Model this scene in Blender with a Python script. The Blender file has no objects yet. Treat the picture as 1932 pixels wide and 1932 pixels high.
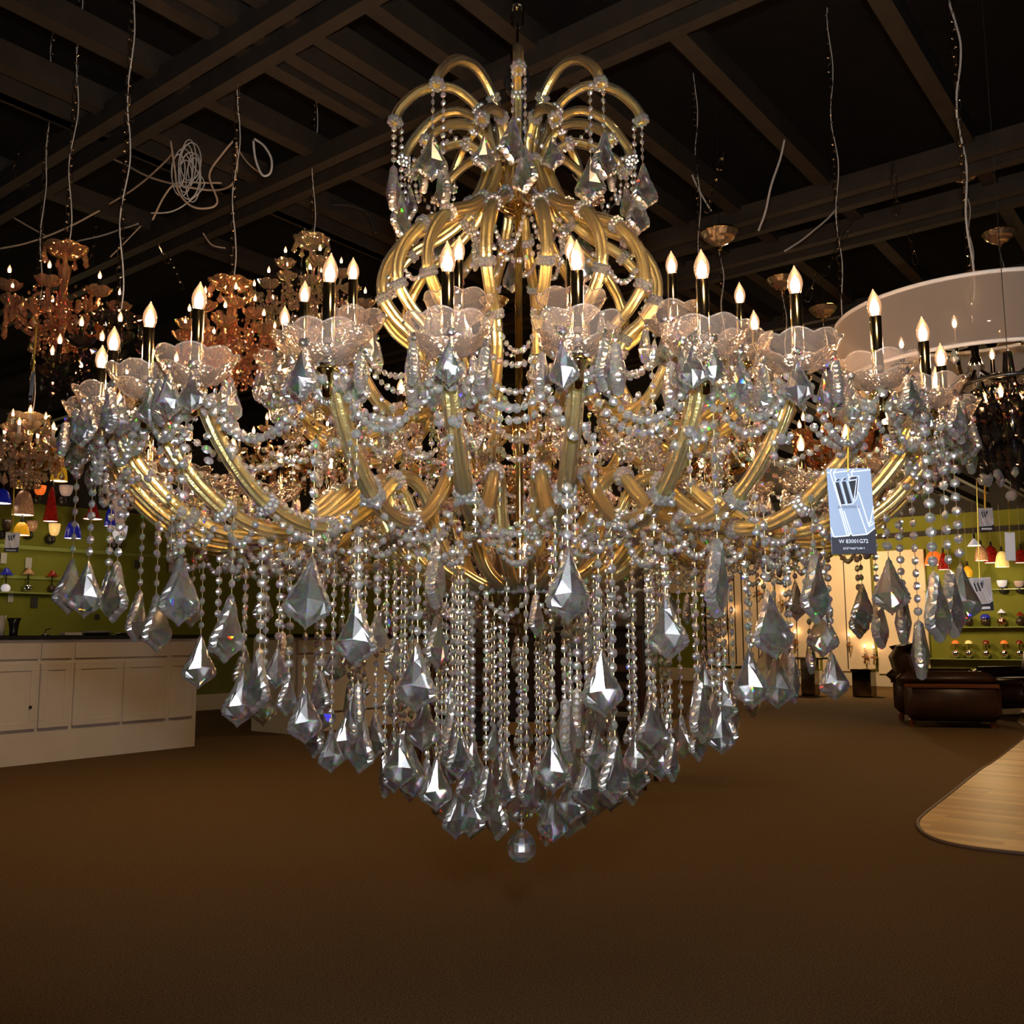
import bpy, math, random
from mathutils import Vector, Matrix
random.seed(7)
S = bpy.context.scene
COL = S.collection
PI = math.pi
R = math.radians

# ------------------------------------------------------------------ camera model
FPX, CAMZ = 1790.0, 1.07
PITCH = math.atan((1194.2 - 966) / FPX)
ROLL = -0.0042
AX, AY = 0.0167, 2.0            # chandelier axis
CP, SP = math.cos(PITCH), math.sin(PITCH)

def ray(px, py):
    """unit-depth viewing direction (world) of a point measured on the photograph"""
    u, v = px - 966, py - 966
    c, s = math.cos(-ROLL), math.sin(-ROLL)
    u, v = u * c - v * s, u * s + v * c
    x, up = u / FPX, -v / FPX
    return Vector((x, CP - up * SP, SP + up * CP))

def at_y(px, py, y):
    d = ray(px, py)
    k = y / d.y
    return Vector((d.x * k, y, CAMZ + d.z * k))

def at_z(px, py, z):
    d = ray(px, py)
    k = (z - CAMZ) / d.z
    return Vector((d.x * k, d.y * k, z))

# ------------------------------------------------------------------ materials
MATS = {}
def new_mat(name):
    m = bpy.data.materials.new(name); m.use_nodes = True
    nt = m.node_tree; nt.nodes.clear()
    out = nt.nodes.new('ShaderNodeOutputMaterial')
    MATS[name] = m
    return m, nt, out

def nd(nt, t, **kw):
    n = nt.nodes.new(t)
    for k, v in kw.items():
        if k in n.inputs: n.inputs[k].default_value = v
        else: setattr(n, k, v)
    return n

def c4(c): return (c[0], c[1], c[2], 1.0)

def pbr(name, col, rough=0.5, metal=0.0, col2=None, scale=20.0, bump=0.0, emit=0.0, emitcol=None, spec=0.5, coord='Object', detail=3.0):
    m, nt, out = new_mat(name)
    p = nd(nt, 'ShaderNodeBsdfPrincipled')
    p.inputs['Roughness'].default_value = rough
    p.inputs['Metallic'].default_value = metal
    p.inputs['Specular IOR Level'].default_value = spec
    p.inputs['Base Color'].default_value = c4(col)
    if col2 is not None or bump:
        tc = nd(nt, 'ShaderNodeTexCoord')
        no = nd(nt, 'ShaderNodeTexNoise'); no.inputs['Scale'].default_value = scale; no.inputs['Detail'].default_value = detail
        nt.links.new(tc.outputs[coord], no.inputs['Vector'])
        if col2 is not None:
            cr = nd(nt, 'ShaderNodeValToRGB')
            cr.color_ramp.elements[0].color = c4(col); cr.color_ramp.elements[0].position = 0.35
            cr.color_ramp.elements[1].color = c4(col2); cr.color_ramp.elements[1].position = 0.65
            nt.links.new(no.outputs['Fac'], cr.inputs['Fac'])
            nt.links.new(cr.outputs['Color'], p.inputs['Base Color'])
        if bump:
            b = nd(nt, 'ShaderNodeBump'); b.inputs['Strength'].default_value = bump; b.inputs['Distance'].default_value = 0.01
            nt.links.new(no.outputs['Fac'], b.inputs['Height'])
            nt.links.new(b.outputs['Normal'], p.inputs['Normal'])
    if emit:
        p.inputs['Emission Color'].default_value = c4(emitcol or col)
        p.inputs['Emission Strength'].default_value = emit
    nt.links.new(p.outputs[0], out.inputs[0])
    return m

def crystal(name, tint=(1, 1, 1), ior=(1.53, 1.57, 1.62), sparkle=.30, clear=.16, body=.10, rough=.16, bsdf='ShaderNodeBsdfGlass'):
    """lead crystal: dispersing refraction (one lobe per primary), facet glints and a little inner scatter"""
    m, nt, out = new_mat(name)
    gs = []
    for i in range(3):
        c = [0, 0, 0, 1]; c[i] = tint[i]
        g = nd(nt, bsdf); g.inputs['Color'].default_value = c
        g.inputs['Roughness'].default_value = 0.0; g.inputs['IOR'].default_value = ior[i]
        gs.append(g)
    a = nd(nt, 'ShaderNodeAddShader'); b = nd(nt, 'ShaderNodeAddShader')
    nt.links.new(gs[0].outputs[0], a.inputs[0]); nt.links.new(gs[1].outputs[0], a.inputs[1])
    nt.links.new(a.outputs[0], b.inputs[0]); nt.links.new(gs[2].outputs[0], b.inputs[1])
    last = b
    def mix(sh, f):
        nonlocal last
        x = nd(nt, 'ShaderNodeMixShader'); x.inputs[0].default_value = f
        nt.links.new(last.outputs[0], x.inputs[1]); nt.links.new(sh.outputs[0], x.inputs[2]); last = x
    t = nd(nt, 'ShaderNodeBsdfTransparent'); mix(t, clear)
    g = nd(nt, 'ShaderNodeBsdfGlossy'); g.inputs['Roughness'].default_value = rough; g.inputs['Color'].default_value = c4(tint); mix(g, sparkle)
    d = nd(nt, 'ShaderNodeBsdfTranslucent'); d.inputs['Color'].default_value = c4(tint); e = nd(nt, 'ShaderNodeBsdfDiffuse'); e.inputs['Color'].default_value = c4(tint)
    x = nd(nt, 'ShaderNodeMixShader'); nt.links.new(d.outputs[0], x.inputs[1]); nt.links.new(e.outputs[0], x.inputs[2]); mix(x, body)
    nt.links.new(last.outputs[0], out.inputs[0])
    return m

def glass(name, tint=(1, 1, 1), ior=1.55, rough=0.0):
    m, nt, out = new_mat(name)
    g = nd(nt, 'ShaderNodeBsdfGlass'); g.inputs['Color'].default_value = c4(tint)
    g.inputs['Roughness'].default_value = rough; g.inputs['IOR'].default_value = ior
    nt.links.new(g.outputs[0], out.inputs[0])
    return m

def thin_glass(name, tint=(1, 1, 1), blend=0.35, milk=0.0, milkcol=(1, 1, 1), rough=0.05, bump=0.0, scale=60.0, glosscol=(1, 1, 1)):
    """thin-walled glass: clear with mirror-like rims, with an optional milky tint"""
    m, nt, out = new_mat(name)
    lw = nd(nt, 'ShaderNodeLayerWeight'); lw.inputs['Blend'].default_value = blend
    tr = nd(nt, 'ShaderNodeBsdfTransparent'); tr.inputs['Color'].default_value = c4(tint)
    gl = nd(nt, 'ShaderNodeBsdfGlossy'); gl.inputs['Roughness'].default_value = rough; gl.inputs['Color'].default_value = c4(glosscol)
    mx = nd(nt, 'ShaderNodeMixShader')
    nt.links.new(lw.outputs['Fresnel'], mx.inputs[0]); nt.links.new(tr.outputs[0], mx.inputs[1]); nt.links.new(gl.outputs[0], mx.inputs[2])
    if bump:
        tc = nd(nt, 'ShaderNodeTexCoord'); no = nd(nt, 'ShaderNodeTexVoronoi'); no.inputs['Scale'].default_value = scale
        b = nd(nt, 'ShaderNodeBump'); b.inputs['Strength'].default_value = bump; b.inputs['Distance'].default_value = 0.004
        nt.links.new(tc.outputs['Object'], no.inputs['Vector']); nt.links.new(no.outputs['Distance'], b.inputs['Height'])
        nt.links.new(b.outputs['Normal'], gl.inputs['Normal']); nt.links.new(b.outputs['Normal'], lw.inputs['Normal'])
    last = mx
    if milk:
        di = nd(nt, 'ShaderNodeBsdfDiffuse'); di.inputs['Color'].default_value = c4(milkcol)
        tl = nd(nt, 'ShaderNodeBsdfTranslucent'); tl.inputs['Color'].default_value = c4(milkcol)
        a = nd(nt, 'ShaderNodeMixShader'); a.inputs[0].default_value = 0.5
        nt.links.new(di.outputs[0], a.inputs[1]); nt.links.new(tl.outputs[0], a.inputs[2])
        f = nd(nt, 'ShaderNodeMixShader'); f.inputs[0].default_value = milk
        nt.links.new(mx.outputs[0], f.inputs[1]); nt.links.new(a.outputs[0], f.inputs[2])
        last = f
    nt.links.new(last.outputs[0], out.inputs[0])
    return m

def bulb_mat(name, glow):
    """clear flame-shaped glass of a lit bulb, faintly glowing peach"""
    m, nt, out = new_mat(name)
    tr = nd(nt, 'ShaderNodeBsdfTransparent'); tr.inputs['Color'].default_value = (1, .93, .86, 1)
    em = nd(nt, 'ShaderNodeEmission'); em.inputs['Color'].default_value = (1.0, 0.52, 0.25, 1); em.inputs['Strength'].default_value = glow
    a = nd(nt, 'ShaderNodeMixShader'); a.inputs[0].default_value = .55
    nt.links.new(tr.outputs[0], a.inputs[1]); nt.links.new(em.outputs[0], a.inputs[2])
    gl = nd(nt, 'ShaderNodeBsdfGlossy'); gl.inputs['Roughness'].default_value = 0.03
    fr = nd(nt, 'ShaderNodeFresnel'); fr.inputs['IOR'].default_value = 1.45
    mx = nd(nt, 'ShaderNodeMixShader')
    nt.links.new(fr.outputs[0], mx.inputs[0]); nt.links.new(a.outputs[0], mx.inputs[1]); nt.links.new(gl.outputs[0], mx.inputs[2])
    nt.links.new(mx.outputs[0], out.inputs[0])
    m.cycles.emission_sampling = 'NONE'
    return m
def glow_mat(name, strength):
    m, nt, out = new_mat(name)
    em = nd(nt, 'ShaderNodeEmission'); em.inputs['Color'].default_value = (1.0, 0.56, 0.26, 1); em.inputs['Strength'].default_value = strength
    nt.links.new(em.outputs[0], out.inputs[0]); return m

M_CRY = crystal('lead_crystal', ior=(1.545, 1.56, 1.58), sparkle=.27, clear=.22, body=.010, rough=.20)
M_RIM = crystal('lead_crystal_rim', (1, .95, .89), ior=(1.52, 1.56, 1.61), sparkle=.62, clear=.14, body=.09, rough=.24)  # same crystal; warm tint and extra scatter imitate bright edge highlights
M_PEND = [M_CRY, M_RIM]
M_BEAD = crystal('bead_crystal', (1, 0.97, 0.93), sparkle=.52, clear=.18, body=.12, rough=.22)
M_GOLD = pbr('gold_leaf_metal', (1.0, 0.76, 0.22), 0.31, 1.0, (1.0, 0.86, 0.42), 300, 0.22)
M_GOLDP = pbr('polished_gold', (0.93, 0.70, 0.30), 0.07, 1.0)
M_SLEEVE = pbr('candle_gold_mirror', (0.92, 0.80, 0.52), 0.16, 1.0)
M_CHROME = pbr('chrome', (0.88, 0.89, 0.92), 0.06, 1.0)
M_SHELL = thin_glass('arm_glass', (1, 0.99, 0.96), 0.22, 0.04, (1, 0.95, 0.85), 0.10)
M_BOB = thin_glass('bobeche_glass', (0.97, 0.93, 0.90), 0.36, 0.13, (1.0, 0.82, 0.68), 0.05, 0.28, 150)  # peach milk tint puts the bulbs' warm glow into the glass colour
M_COLLAR = thin_glass('collar_glass', (0.96, 0.95, 0.93), 0.45, 0.14, (1.0, 0.94, 0.86), 0.10)
BULB_H = 0.043
M_BULB = bulb_mat('lit_bulb', 1.15); M_FIL = glow_mat('lit_filament', 900.0)
M_BULB_S = bulb_mat('lit_bulb_small', 1.1); M_FIL_S = glow_mat('lit_filament_small', 190.0)
M_DISH = pbr('bronze_gold_dish', (.42, .29, .10), .2, 1.0)
M_WIRE = pbr('wire_gold', (0.55, 0.40, 0.18), 0.4, 1.0)
M_BLACK = pbr('black_lacquer', (0.012, 0.011, 0.010), 0.3, 0.0, (0.02, 0.018, 0.016), 8)

# ------------------------------------------------------------------ mesh building
class MB:
    def __init__(self): self.v = []; self.f = []; self.mi = []; self.cur = 0; self.sm = []; self.smooth = False
    def add(self, vs, fs, T=None, mi=None):
        o = len(self.v)
        self.v += [tuple(T @ Vector(p)) if T is not None else tuple(p) for p in vs]
        for f in fs:
            self.f.append(tuple(i + o for i in f)); self.mi.append(self.cur if mi is None else mi); self.sm.append(self.smooth)
    def box(self, cx, cy, cz, sx, sy, sz, T=None, bev=0.0):
        x, y, z = sx / 2, sy / 2, sz / 2
        if bev <= 0:
            vs = [(cx + a * x, cy + b * y, cz + c * z) for a in (-1, 1) for b in (-1, 1) for c in (-1, 1)]
            fs = [(0, 1, 3, 2), (4, 6, 7, 5), (0, 4, 5, 1), (2, 3, 7, 6), (0, 2, 6, 4), (1, 5, 7, 3)]
            self.add(vs, fs, T); return
        b = min(bev, x * .9, y * .9, z * .9)
        prof = [(-z, -b), (-z + b, 0), (z - b, 0), (z, -b)]
        vs = []; n = 8
        for (dz, inn) in prof:
            for (sx_, sy_) in ((1, 1), (-1, 1), (-1, -1), (1, -1)):
                a_, b_ = x + inn, y + inn
                p1 = (cx + sx_ * a_, cy + sy_ * (b_ - b), cz + dz); p2 = (cx + sx_ * (a_ - b), cy + sy_ * b_, cz + dz)
                vs += [p1, p2] if sx_ * sy_ > 0 else [p2, p1]
        fs = [tuple(range(n))[::-1], tuple(range(3 * n, 4 * n))]
        for k in range(3):
            for i in range(n):
                fs.append((k * n + i, k * n + (i + 1) % n, (k + 1) * n + (i + 1) % n, (k + 1) * n + i))
        self.add(vs, fs, T)
    def lathe(self, prof, seg=16, T=None, lobes=0, lobe_r=0.0, lobe_z=0.0, closed=False):
        vs = []; n = len(prof)
        zmin = min(p[1] for p in prof); zmax = max(p[1] for p in prof)
        rmax = max(p[0] for p in prof)
        for i, (r, z) in enumerate(prof):
            w = (r / rmax) ** 2 if rmax else 0
            for k in range(seg):
                a = 2 * PI * k / seg
                l = abs(math.cos(a * lobes / 2)) if lobes else 0
                rr = r * (1 + lobe_r * w * l); zz = z + lobe_z * w * l
                vs.append((rr * math.cos(a), rr * math.sin(a), zz))
        fs = []
        for i in range(n - 1):
            for k in range(seg):
                fs.append((i * seg + k, i * seg + (k + 1) % seg, (i + 1) * seg + (k + 1) % seg, (i + 1) * seg + k))
        if closed:
            fs.append(tuple(range(seg))[::-1]); fs.append(tuple((n - 1) * seg + k for k in range(seg)))
        self.add(vs, fs, T)
    def tube(self, pts, rad, seg=8, flute=0.0, caps=True, flat=1.0, T=None):
        pts = [Vector(p) for p in pts]; n = len(pts)
        rads = rad if isinstance(rad, (list, tuple)) else [rad] * n
        up = None; vs = []
        for i, p in enumerate(pts):
            t = (pts[min(i + 1, n - 1)] - pts[max(i - 1, 0)])
            if t.length < 1e-9: t = Vector((0, 0, 1))
            t.normalize()
            if up is None:
                ref = Vector((1, 0, 0)) if abs(t.x) < 0.9 else Vector((0, 1, 0))
                up = (ref - t * ref.dot(t)).normalized()
            else:
                up = (up - t * up.dot(t))
                up = up.normalized() if up.length > 1e-6 else Vector((0, 0, 1))
            sd = t.cross(up)
            for k in range(seg):
                a = 2 * PI * k / seg
                rr = rads[i] * (1 + (flute if k % 2 else -flute))
                vs.append(p + up * (rr * math.cos(a)) + sd * (rr * math.sin(a) * flat))
        fs = []
        for i in range(n - 1):
            for k in range(seg):
                fs.append((i * seg + k, i * seg + (k + 1) % seg, (i + 1) * seg + (k + 1) % seg, (i + 1) * seg + k))
        if caps: fs.append(tuple(range(seg))[::-1]); fs.append(tuple((n - 1) * seg + k for k in range(seg)))
        self.add(vs, fs, T)
    def ball(self, c, r, seg=8, rings=5, squash=1.0, T=None):
        prof = [(max(1e-4, r * math.sin(PI * i / rings)), -r * squash * math.cos(PI * i / rings)) for i in range(rings + 1)]
        M = Matrix.Translation(Vector(c))
        self.lathe(prof, seg, (T @ M) if T is not None else M)
    def bead(self, c, r, yaw=0.0, pitch=0.0, thick=0.55):
        """faceted octagon bead hanging by its edge"""
        vs = [(0, -r * thick, 0)]; 
        for k in range(8): a = PI * k / 4 + PI / 8; vs.append((r * .55 * math.cos(a), -r * thick * .8, r * .55 * math.sin(a)))
        for k in range(8): a = PI * k / 4; vs.append((r * math.cos(a), 0, r * math.sin(a)))
        for k in range(8): a = PI * k / 4 + PI / 8; vs.append((r * .55 * math.cos(a), r * thick * .8, r * .55 * math.sin(a)))
        vs.append((0, r * thick, 0))
        fs = []
        for k in range(8):
            k2 = (k + 1) % 8
            fs += [(0, 1 + k, 1 + k2), (1 + k, 9 + k, 9 + k2), (1 + k, 9 + k2, 1 + k2)]
            fs += [(25, 17 + k2, 17 + k), (17 + k, 9 + k2, 9 + k), (17 + k, 17 + k2, 9 + k2)]
        T = Matrix.Translation(Vector(c)) @ Matrix.Rotation(yaw, 4, 'Z') @ Matrix.Rotation(pitch, 4, 'X')
        self.add(vs, fs, T)
    def pendant(self, H, W=0.62, T=None, thick=0.20, notch=0.045):
        """kite-leaf cut pendant, top at the origin, hanging down; face towards -Y"""
        half = [(0.03, 0.0), (.055, -.09), (.100, -.20), (.155, -.32), (.225, -.44), (.295, -.55), (.345, -.645), (.36, -.72), (.325, -.79), (.245, -.835), (.165, -.885), (.075, -.935)]
        rgt = [(x * W / .72, z) for x, z in half[1:]]
        base = [(0, 0)] + rgt + [(0, -1.0)] + [(-x, z) for x, z in rgt[::-1]]          # 24 points, clockwise from the top
        out = []
        for i, (x, z) in enumerate(base):                                              # serrated edge: a notch between all points
            x2, z2 = base[(i + 1) % len(base)]
            out += [(x, z), ((x + x2) / 2 * (1 - notch), -.6 + ((z + z2) / 2 + .6) * (1 - notch))]
        n = len(out)
        mid = [(x * (.86 if i % 4 < 2 else .80), -.6 + (z + .6) * (.90 if i % 4 < 2 else .86)) for i, (x, z) in enumerate(out)]
        inn = [(.0, -.26), (.115 * W / .62, -.44), (.205 * W / .62, -.63), (.11 * W / .62, -.79), (0, -.86), (-.11 * W / .62, -.79), (-.205 * W / .62, -.63), (-.115 * W / .62, -.44)]
        e, t = thick * .16, thick * .5
        m = len(inn); st_ = n // m
        for sgn in (-1, 1):
            vs = [(x * H, sgn * e * (1.25 if q % 2 else .45) * H, z * H) for q, (x, z) in enumerate(out)] + [(x * H, sgn * t * .74 * H, z * H) for x, z in mid] + [(x * H, sgn * t * H, z * H) for x, z in inn] + [(0, sgn * t * 1.55 * H, -.60 * H)]
            def tri(f, mi): self.add([vs[w] for w in f], [tuple(range(len(f))) if sgn < 0 else tuple(range(len(f)))[::-1]], T, mi)
            for i in range(n):
                j = (i + 1) % n
                tri((i, j, n + j), self.rim); tri((i, n + j, n + i), self.rim)
            for k in range(m):
                I, J = 2 * n + k, 2 * n + (k + 1) % m
                for q in range(st_):
                    tri((n + (k * st_ + q) % n, n + (k * st_ + q + 1) % n, I), self.face)
                tri((n + ((k + 1) * st_) % n, J, I), self.face)
                tri((I, J, 2 * n + m), self.face)
        ev = [e * (1.25 if q % 2 else .45) for q in range(n)]
        vs = [(x * H, -k * H, z * H) for (x, z), k in zip(out, ev)] + [(x * H, k * H, z * H) for (x, z), k in zip(out, ev)]
        fs = [(i, i + n, (i + 1) % n + n, (i + 1) % n) for i in range(n)]
        self.add(vs, fs, T, self.rim)
    rim, face = 1, 0
    def mesh(self, name, mats, fix=True):
        me = bpy.data.meshes.new(name)
        me.from_pydata([tuple(v) for v in self.v], [], self.f)
        for m in (mats if isinstance(mats, (list, tuple)) else [mats]): me.materials.append(m)
        for p, i, s in zip(me.polygons, self.mi, self.sm): p.material_index = i; p.use_smooth = s
        if fix:
            import bmesh
            bm = bmesh.new(); bm.from_mesh(me)
            bmesh.ops.remove_doubles(bm, verts=bm.verts, dist=1e-6)
            bmesh.ops.recalc_face_normals(bm, faces=bm.faces)
            bm.to_mesh(me); bm.free()
        me.update()
        return me

def obj(name, mb, mats=None, parent=None, loc=None, rot=None, label=None, **props):
    me = mb.mesh(name, mats) if isinstance(mb, MB) else mb
    o = bpy.data.objects.new(name, me); COL.objects.link(o)
    if parent is not None: o.parent = parent
    if loc is not None: o.location = loc
    if rot is not None: o.rotation_euler = rot
    if label: o['label'] = label
    for k, v in props.items(): o[k] = v
    return o

def thing(name, label, cat, loc=(0, 0, 0), rotz=0.0, group=None):
    o = bpy.data.objects.new(name, None); COL.objects.link(o)
    o.location = loc; o.rotation_euler = (0, 0, rotz); o.empty_display_size = 0.05
    o['label'] = label; o['category'] = cat
    if group: o['group'] = group
    return o

def tag(o, label, cat, group=None):
    o['label'] = label; o['category'] = cat
    if group: o['group'] = group
    return o

def struct(name, mb, mats, **kw):
    o = obj(name, mb, mats, **kw); o['kind'] = 'structure'; return o

def smooth_path(pts, n=6):
    """Catmull-Rom through the points"""
    P = [Vector(p) for p in pts]; out = []
    for i in range(len(P) - 1):
        p0, p1, p2, p3 = P[max(i - 1, 0)], P[i], P[i + 1], P[min(i + 2, len(P) - 1)]
        for k in range(n):
            t = k / n
            out.append(.5 * ((2 * p1) + (p2 - p0) * t + (2 * p0 - 5 * p1 + 4 * p2 - p3) * t * t + (3 * p1 - p0 - 3 * p2 + p3) * t ** 3))
    out.append(P[-1]); return out

# ------------------------------------------------------------------ main chandelier
ZB = 0.48                                        # axis empty sits this far under camera height
def L(z): return z + ZB
CH = thing('crystal_chandelier', 'huge gold crystal chandelier with two rings of lit candles, nearest and largest of all', 'chandelier', (AX, AY, CAMZ - ZB))

OUT_PROF = [(.096, .103), (.118, .094), (.17, .106), (.228, .130), (.278, .182), (.325, .262), (.385, .278), (.45, .225), (.515, .185), (.59, .168), (.665, .182), (.73, .222), (.785, .280), (.818, .335)]
MID_PROF = [(.060, 1.03), (.078, .985), (.105, .93), (.165, .878), (.24, .836), (.290, .770), (.300, .705), (.270, .655), (.228, .615), (.208, .555), (.235, .480), (.29, .420), (.355, .395), (.42, .405), (.468, .445), (.492, .490)]
def arm_path(prof, n=5):
    return [(0, -p.x, L(p.y)) for p in [Vector((q.x, q.y)) for q in smooth_path([(a, b, 0) for a, b in prof], n)]]
def zarm(r):
    pr = OUT_PROF
    if r <= pr[0][0]: return .07
    for (a, b), (c, d) in zip(pr, pr[1:]):
        if r <= c: return b + (d - b) * (r - a) / (c - a)
    return .30

def candle_parts(R_, zb):
    """bobeche, cup, sleeve and bulb meshes of one candle standing at radius R_ with the bulb foot at zb (local z)"""
    T = Matrix.Translation((0, -R_, zb))
    bob = MB(); bob.smooth = True
    bob.lathe([(.009, -.112), (.020, -.110), (.034, -.103), (.045, -.092), (.052, -.081), (.0545, -.074), (.056, -.071)], 64, T, 8, .05, .007)
    bob.cur = 1
    rim_ = []
    for k in range(65):
        a = 2 * PI * k / 64; l_ = abs(math.cos(a * 4)); rim_.append(T @ Vector((.0562 * (1 + .05 * l_) * math.cos(a), .0562 * (1 + .05 * l_) * math.sin(a), -.071 + .007 * l_)))
    bob.tube(rim_, .0011, 6, caps=False); bob.cur = 0
    cup = MB(); cup.smooth = True
    cup.lathe([(.001, -.156), (.0065, -.154), (.0075, -.139), (.0085, -.130), (.0155, -.122), (.0165, -.118), (.012, -.113), (.006, -.112)], 16, T)
    chrome = MB(); chrome.smooth = True
    chrome.lathe([(.0065, -.113), (.014, -.111), (.007, -.104), (.0075, -.094), (.010, -.090), (.007, -.086), (.0085, -.080), (.0088, -.076)], 16, T)
    sl = MB(); sl.smooth = True
    sl.lathe([(.0084, -.077), (.0084, 0), (.006, .001)], 20, T)
    return bob, cup, chrome, sl

def bulb_mesh(name, mats, k=1.0):
    b = MB(); b.smooth = True
    h = BULB_H
    b.lathe([(.0055, -.001), (.0078, .003), (.0100, .011), (.0106, .016), (.0098, .023), (.0072, .030), (.0042, .0355), (.0022, .039), (.0014, .0415), (.0006, h)], 14, Matrix.Scale(k, 4), closed=True)
    b.cur = 1
    b.lathe([(.0006, .0015), (.0044, .004), (.0062, .009), (.0064, .014), (.0050, .020), (.0026, .025), (.0008, .028)], 10, Matrix.Scale(k, 4), closed=True)
    return b.mesh(name, mats)
ME_BULB = bulb_mesh('bulb', [M_BULB, M_FIL])

def collar_mb(p, t, r=.0135, n=10, br=.0055):
    """ring of small cut balls round the arm at p with tangent t"""
    m = MB()
    q = Vector((0, 0, 1)).rotation_difference(Vector(t).normalized()).to_matrix().to_4x4()
    T = Matrix.Translation(Vector(p)) @ q
    for row, dz in ((0, -.0045), (1, .0045)):
        for k in range(n):
            a = 2 * PI * (k + row * .5) / n
            m.ball((r * math.cos(a), r * math.sin(a), dz), br, 6, 4, 1.0, T)
    return m

def join(*mbs):
    o = MB()
    for m in mbs:
        n = len(o.v); o.v += m.v
        o.f += [tuple(i + n for i in f) for f in m.f]; o.mi += m.mi; o.sm += m.sm
    return o

def arm_meshes(name, prof, R_, zb, collar_at):
    path = arm_path(prof)
    core = MB(); core.smooth = False
    core.tube(path, .0084, 14, .16)
    core.smooth = True
    core.tube([(0, -R_, zb - .152), path[-1]], .0055, 8)
    shell = MB(); shell.smooth = False
    shell.tube(path, .0118, 16, .09, caps=False)
    cols = []
    for i in collar_at:
        i = min(i, len(path) - 2)
        cols.append(collar_mb(path[i], Vector(path[i + 1]) - Vector(path[i])).mesh('glass_collar', M_BEAD))
    bob, cup, chrome, sl = candle_parts(R_, zb)
    return dict(core=core.mesh(name, M_GOLD), shell=shell.mesh('glass_sleeve', M_SHELL), cols=cols, bob=bob.mesh('bobeche', [M_BOB, M_COLLAR]),
                cup=cup.mesh('candle_cup', M_GOLDP), chrome=chrome.mesh('candle_socket', M_CHROME), sl=sl.mesh('candle_sleeve', M_SLEEVE))

R1, Z1, R2, Z2 = .83, L(.461), .497, L(.6145)
AM1 = arm_meshes('candle_arm', OUT_PROF, R1, Z1, [4, 20, 31, 43, 52, 64])
AM2 = arm_meshes('upper_candle_arm', MID_PROF, R2, Z2, [2, 12, 20, 31, 40, 55, 72])

def drop_mesh(H, W):
    b = MB(); b.pendant(H, W, Matrix.Translation((0, 0, -.012)), .24)
    b.bead((0, 0, -.006), .006, .4)
    return b
ME_DROP = [drop_mesh(.062, .60).mesh('crystal_drop', M_PEND), drop_mesh(.056, .52).mesh('crystal_drop', M_PEND), drop_mesh(.070, .56).mesh('crystal_drop', M_PEND)]

STUFF_DROP = MB(); STUFF_COL = MB()
def put_arm(AM, name, theta, R_, zb, front, drops, wob=0.0):
    a = obj(name, AM['core'], parent=CH, rot=(0, 0, R(theta)))
    obj('glass_sleeve', AM['shell'], parent=a)
    obj('candle_cup', AM['cup'], parent=a); obj('candle_socket', AM['chrome'], parent=a)
    obj('bobeche', AM['bob'], parent=a, label='scalloped cut glass drip pan')
    obj('candle_sleeve', AM['sl'], parent=a)
    obj('bulb', ME_BULB, parent=a, loc=(0, -R_, zb), rot=(R(random.uniform(-3, 3)), R(random.uniform(-3, 3)), 0), label='lit flame shaped bulb')
    Z = Matrix.Rotation(R(theta), 4, 'Z')
    for c in AM['cols']:
        if front: obj('glass_collar', c, parent=a)
        else:
            n = len(STUFF_COL.v)
            STUFF_COL.v += [tuple(Z @ v.co) for v in c.vertices]
            STUFF_COL.f += [tuple(i + n for i in p.vertices) for p in c.polygons]; STUFF_COL.mi += [0] * len(c.polygons); STUFF_COL.sm += [False] * len(c.polygons)
    for k in range(drops):
        b = 2 * PI * (k + random.uniform(-.12, .12)) / drops + random.uniform(0, 1)
        q = (.050 * math.cos(b), -R_ + .050 * math.sin(b), zb - .088)
        me = random.choice(ME_DROP); yaw = b + PI / 2 + random.uniform(-.5, .5)
        if front and abs(theta) < 68: obj('crystal_drop', me, parent=a, loc=q, rot=(R(random.uniform(-4, 4)), R(random.uniform(-4, 4)), yaw))
        else:
            T = Z @ Matrix.Translation(q) @ Matrix.Rotation(yaw, 4, 'Z')
            n = len(STUFF_DROP.v)
            STUFF_DROP.v += [tuple(T @ v.co) for v in me.vertices]
            STUFF_DROP.f += [tuple(i + n for i in p.vertices) for p in me.polygons]; STUFF_DROP.mi += [p.material_index for p in me.polygons]; STUFF_DROP.sm += [False] * len(me.polygons)
    return a

OUT_ANG = [-62.1, -53.8, -43, -34.1, -18.1, -6.8, 4.7, 16.5, 26.9, 38.9, 51.1, 62.9]
OUT_ALL = OUT_ANG + [62.9 + 235.0 * k / 21 for k in range(1, 21)]
MID_ANG = [-72, -54.3, -36.2, -12.1, 9.6, 31.8, 56.7, 76.7]
MID_ALL = MID_ANG + [76.7 + 211.3 * k / 9 for k in range(1, 9)]
for t in OUT_ALL:
    put_arm(AM1, 'candle_arm', t, R1, Z1, abs(t) < 80, 7)
for t in MID_ALL:
    put_arm(AM2, 'upper_candle_arm', t, R2, Z2, abs(t) < 40, 7 if abs(t) < 80 else 5)

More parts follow.
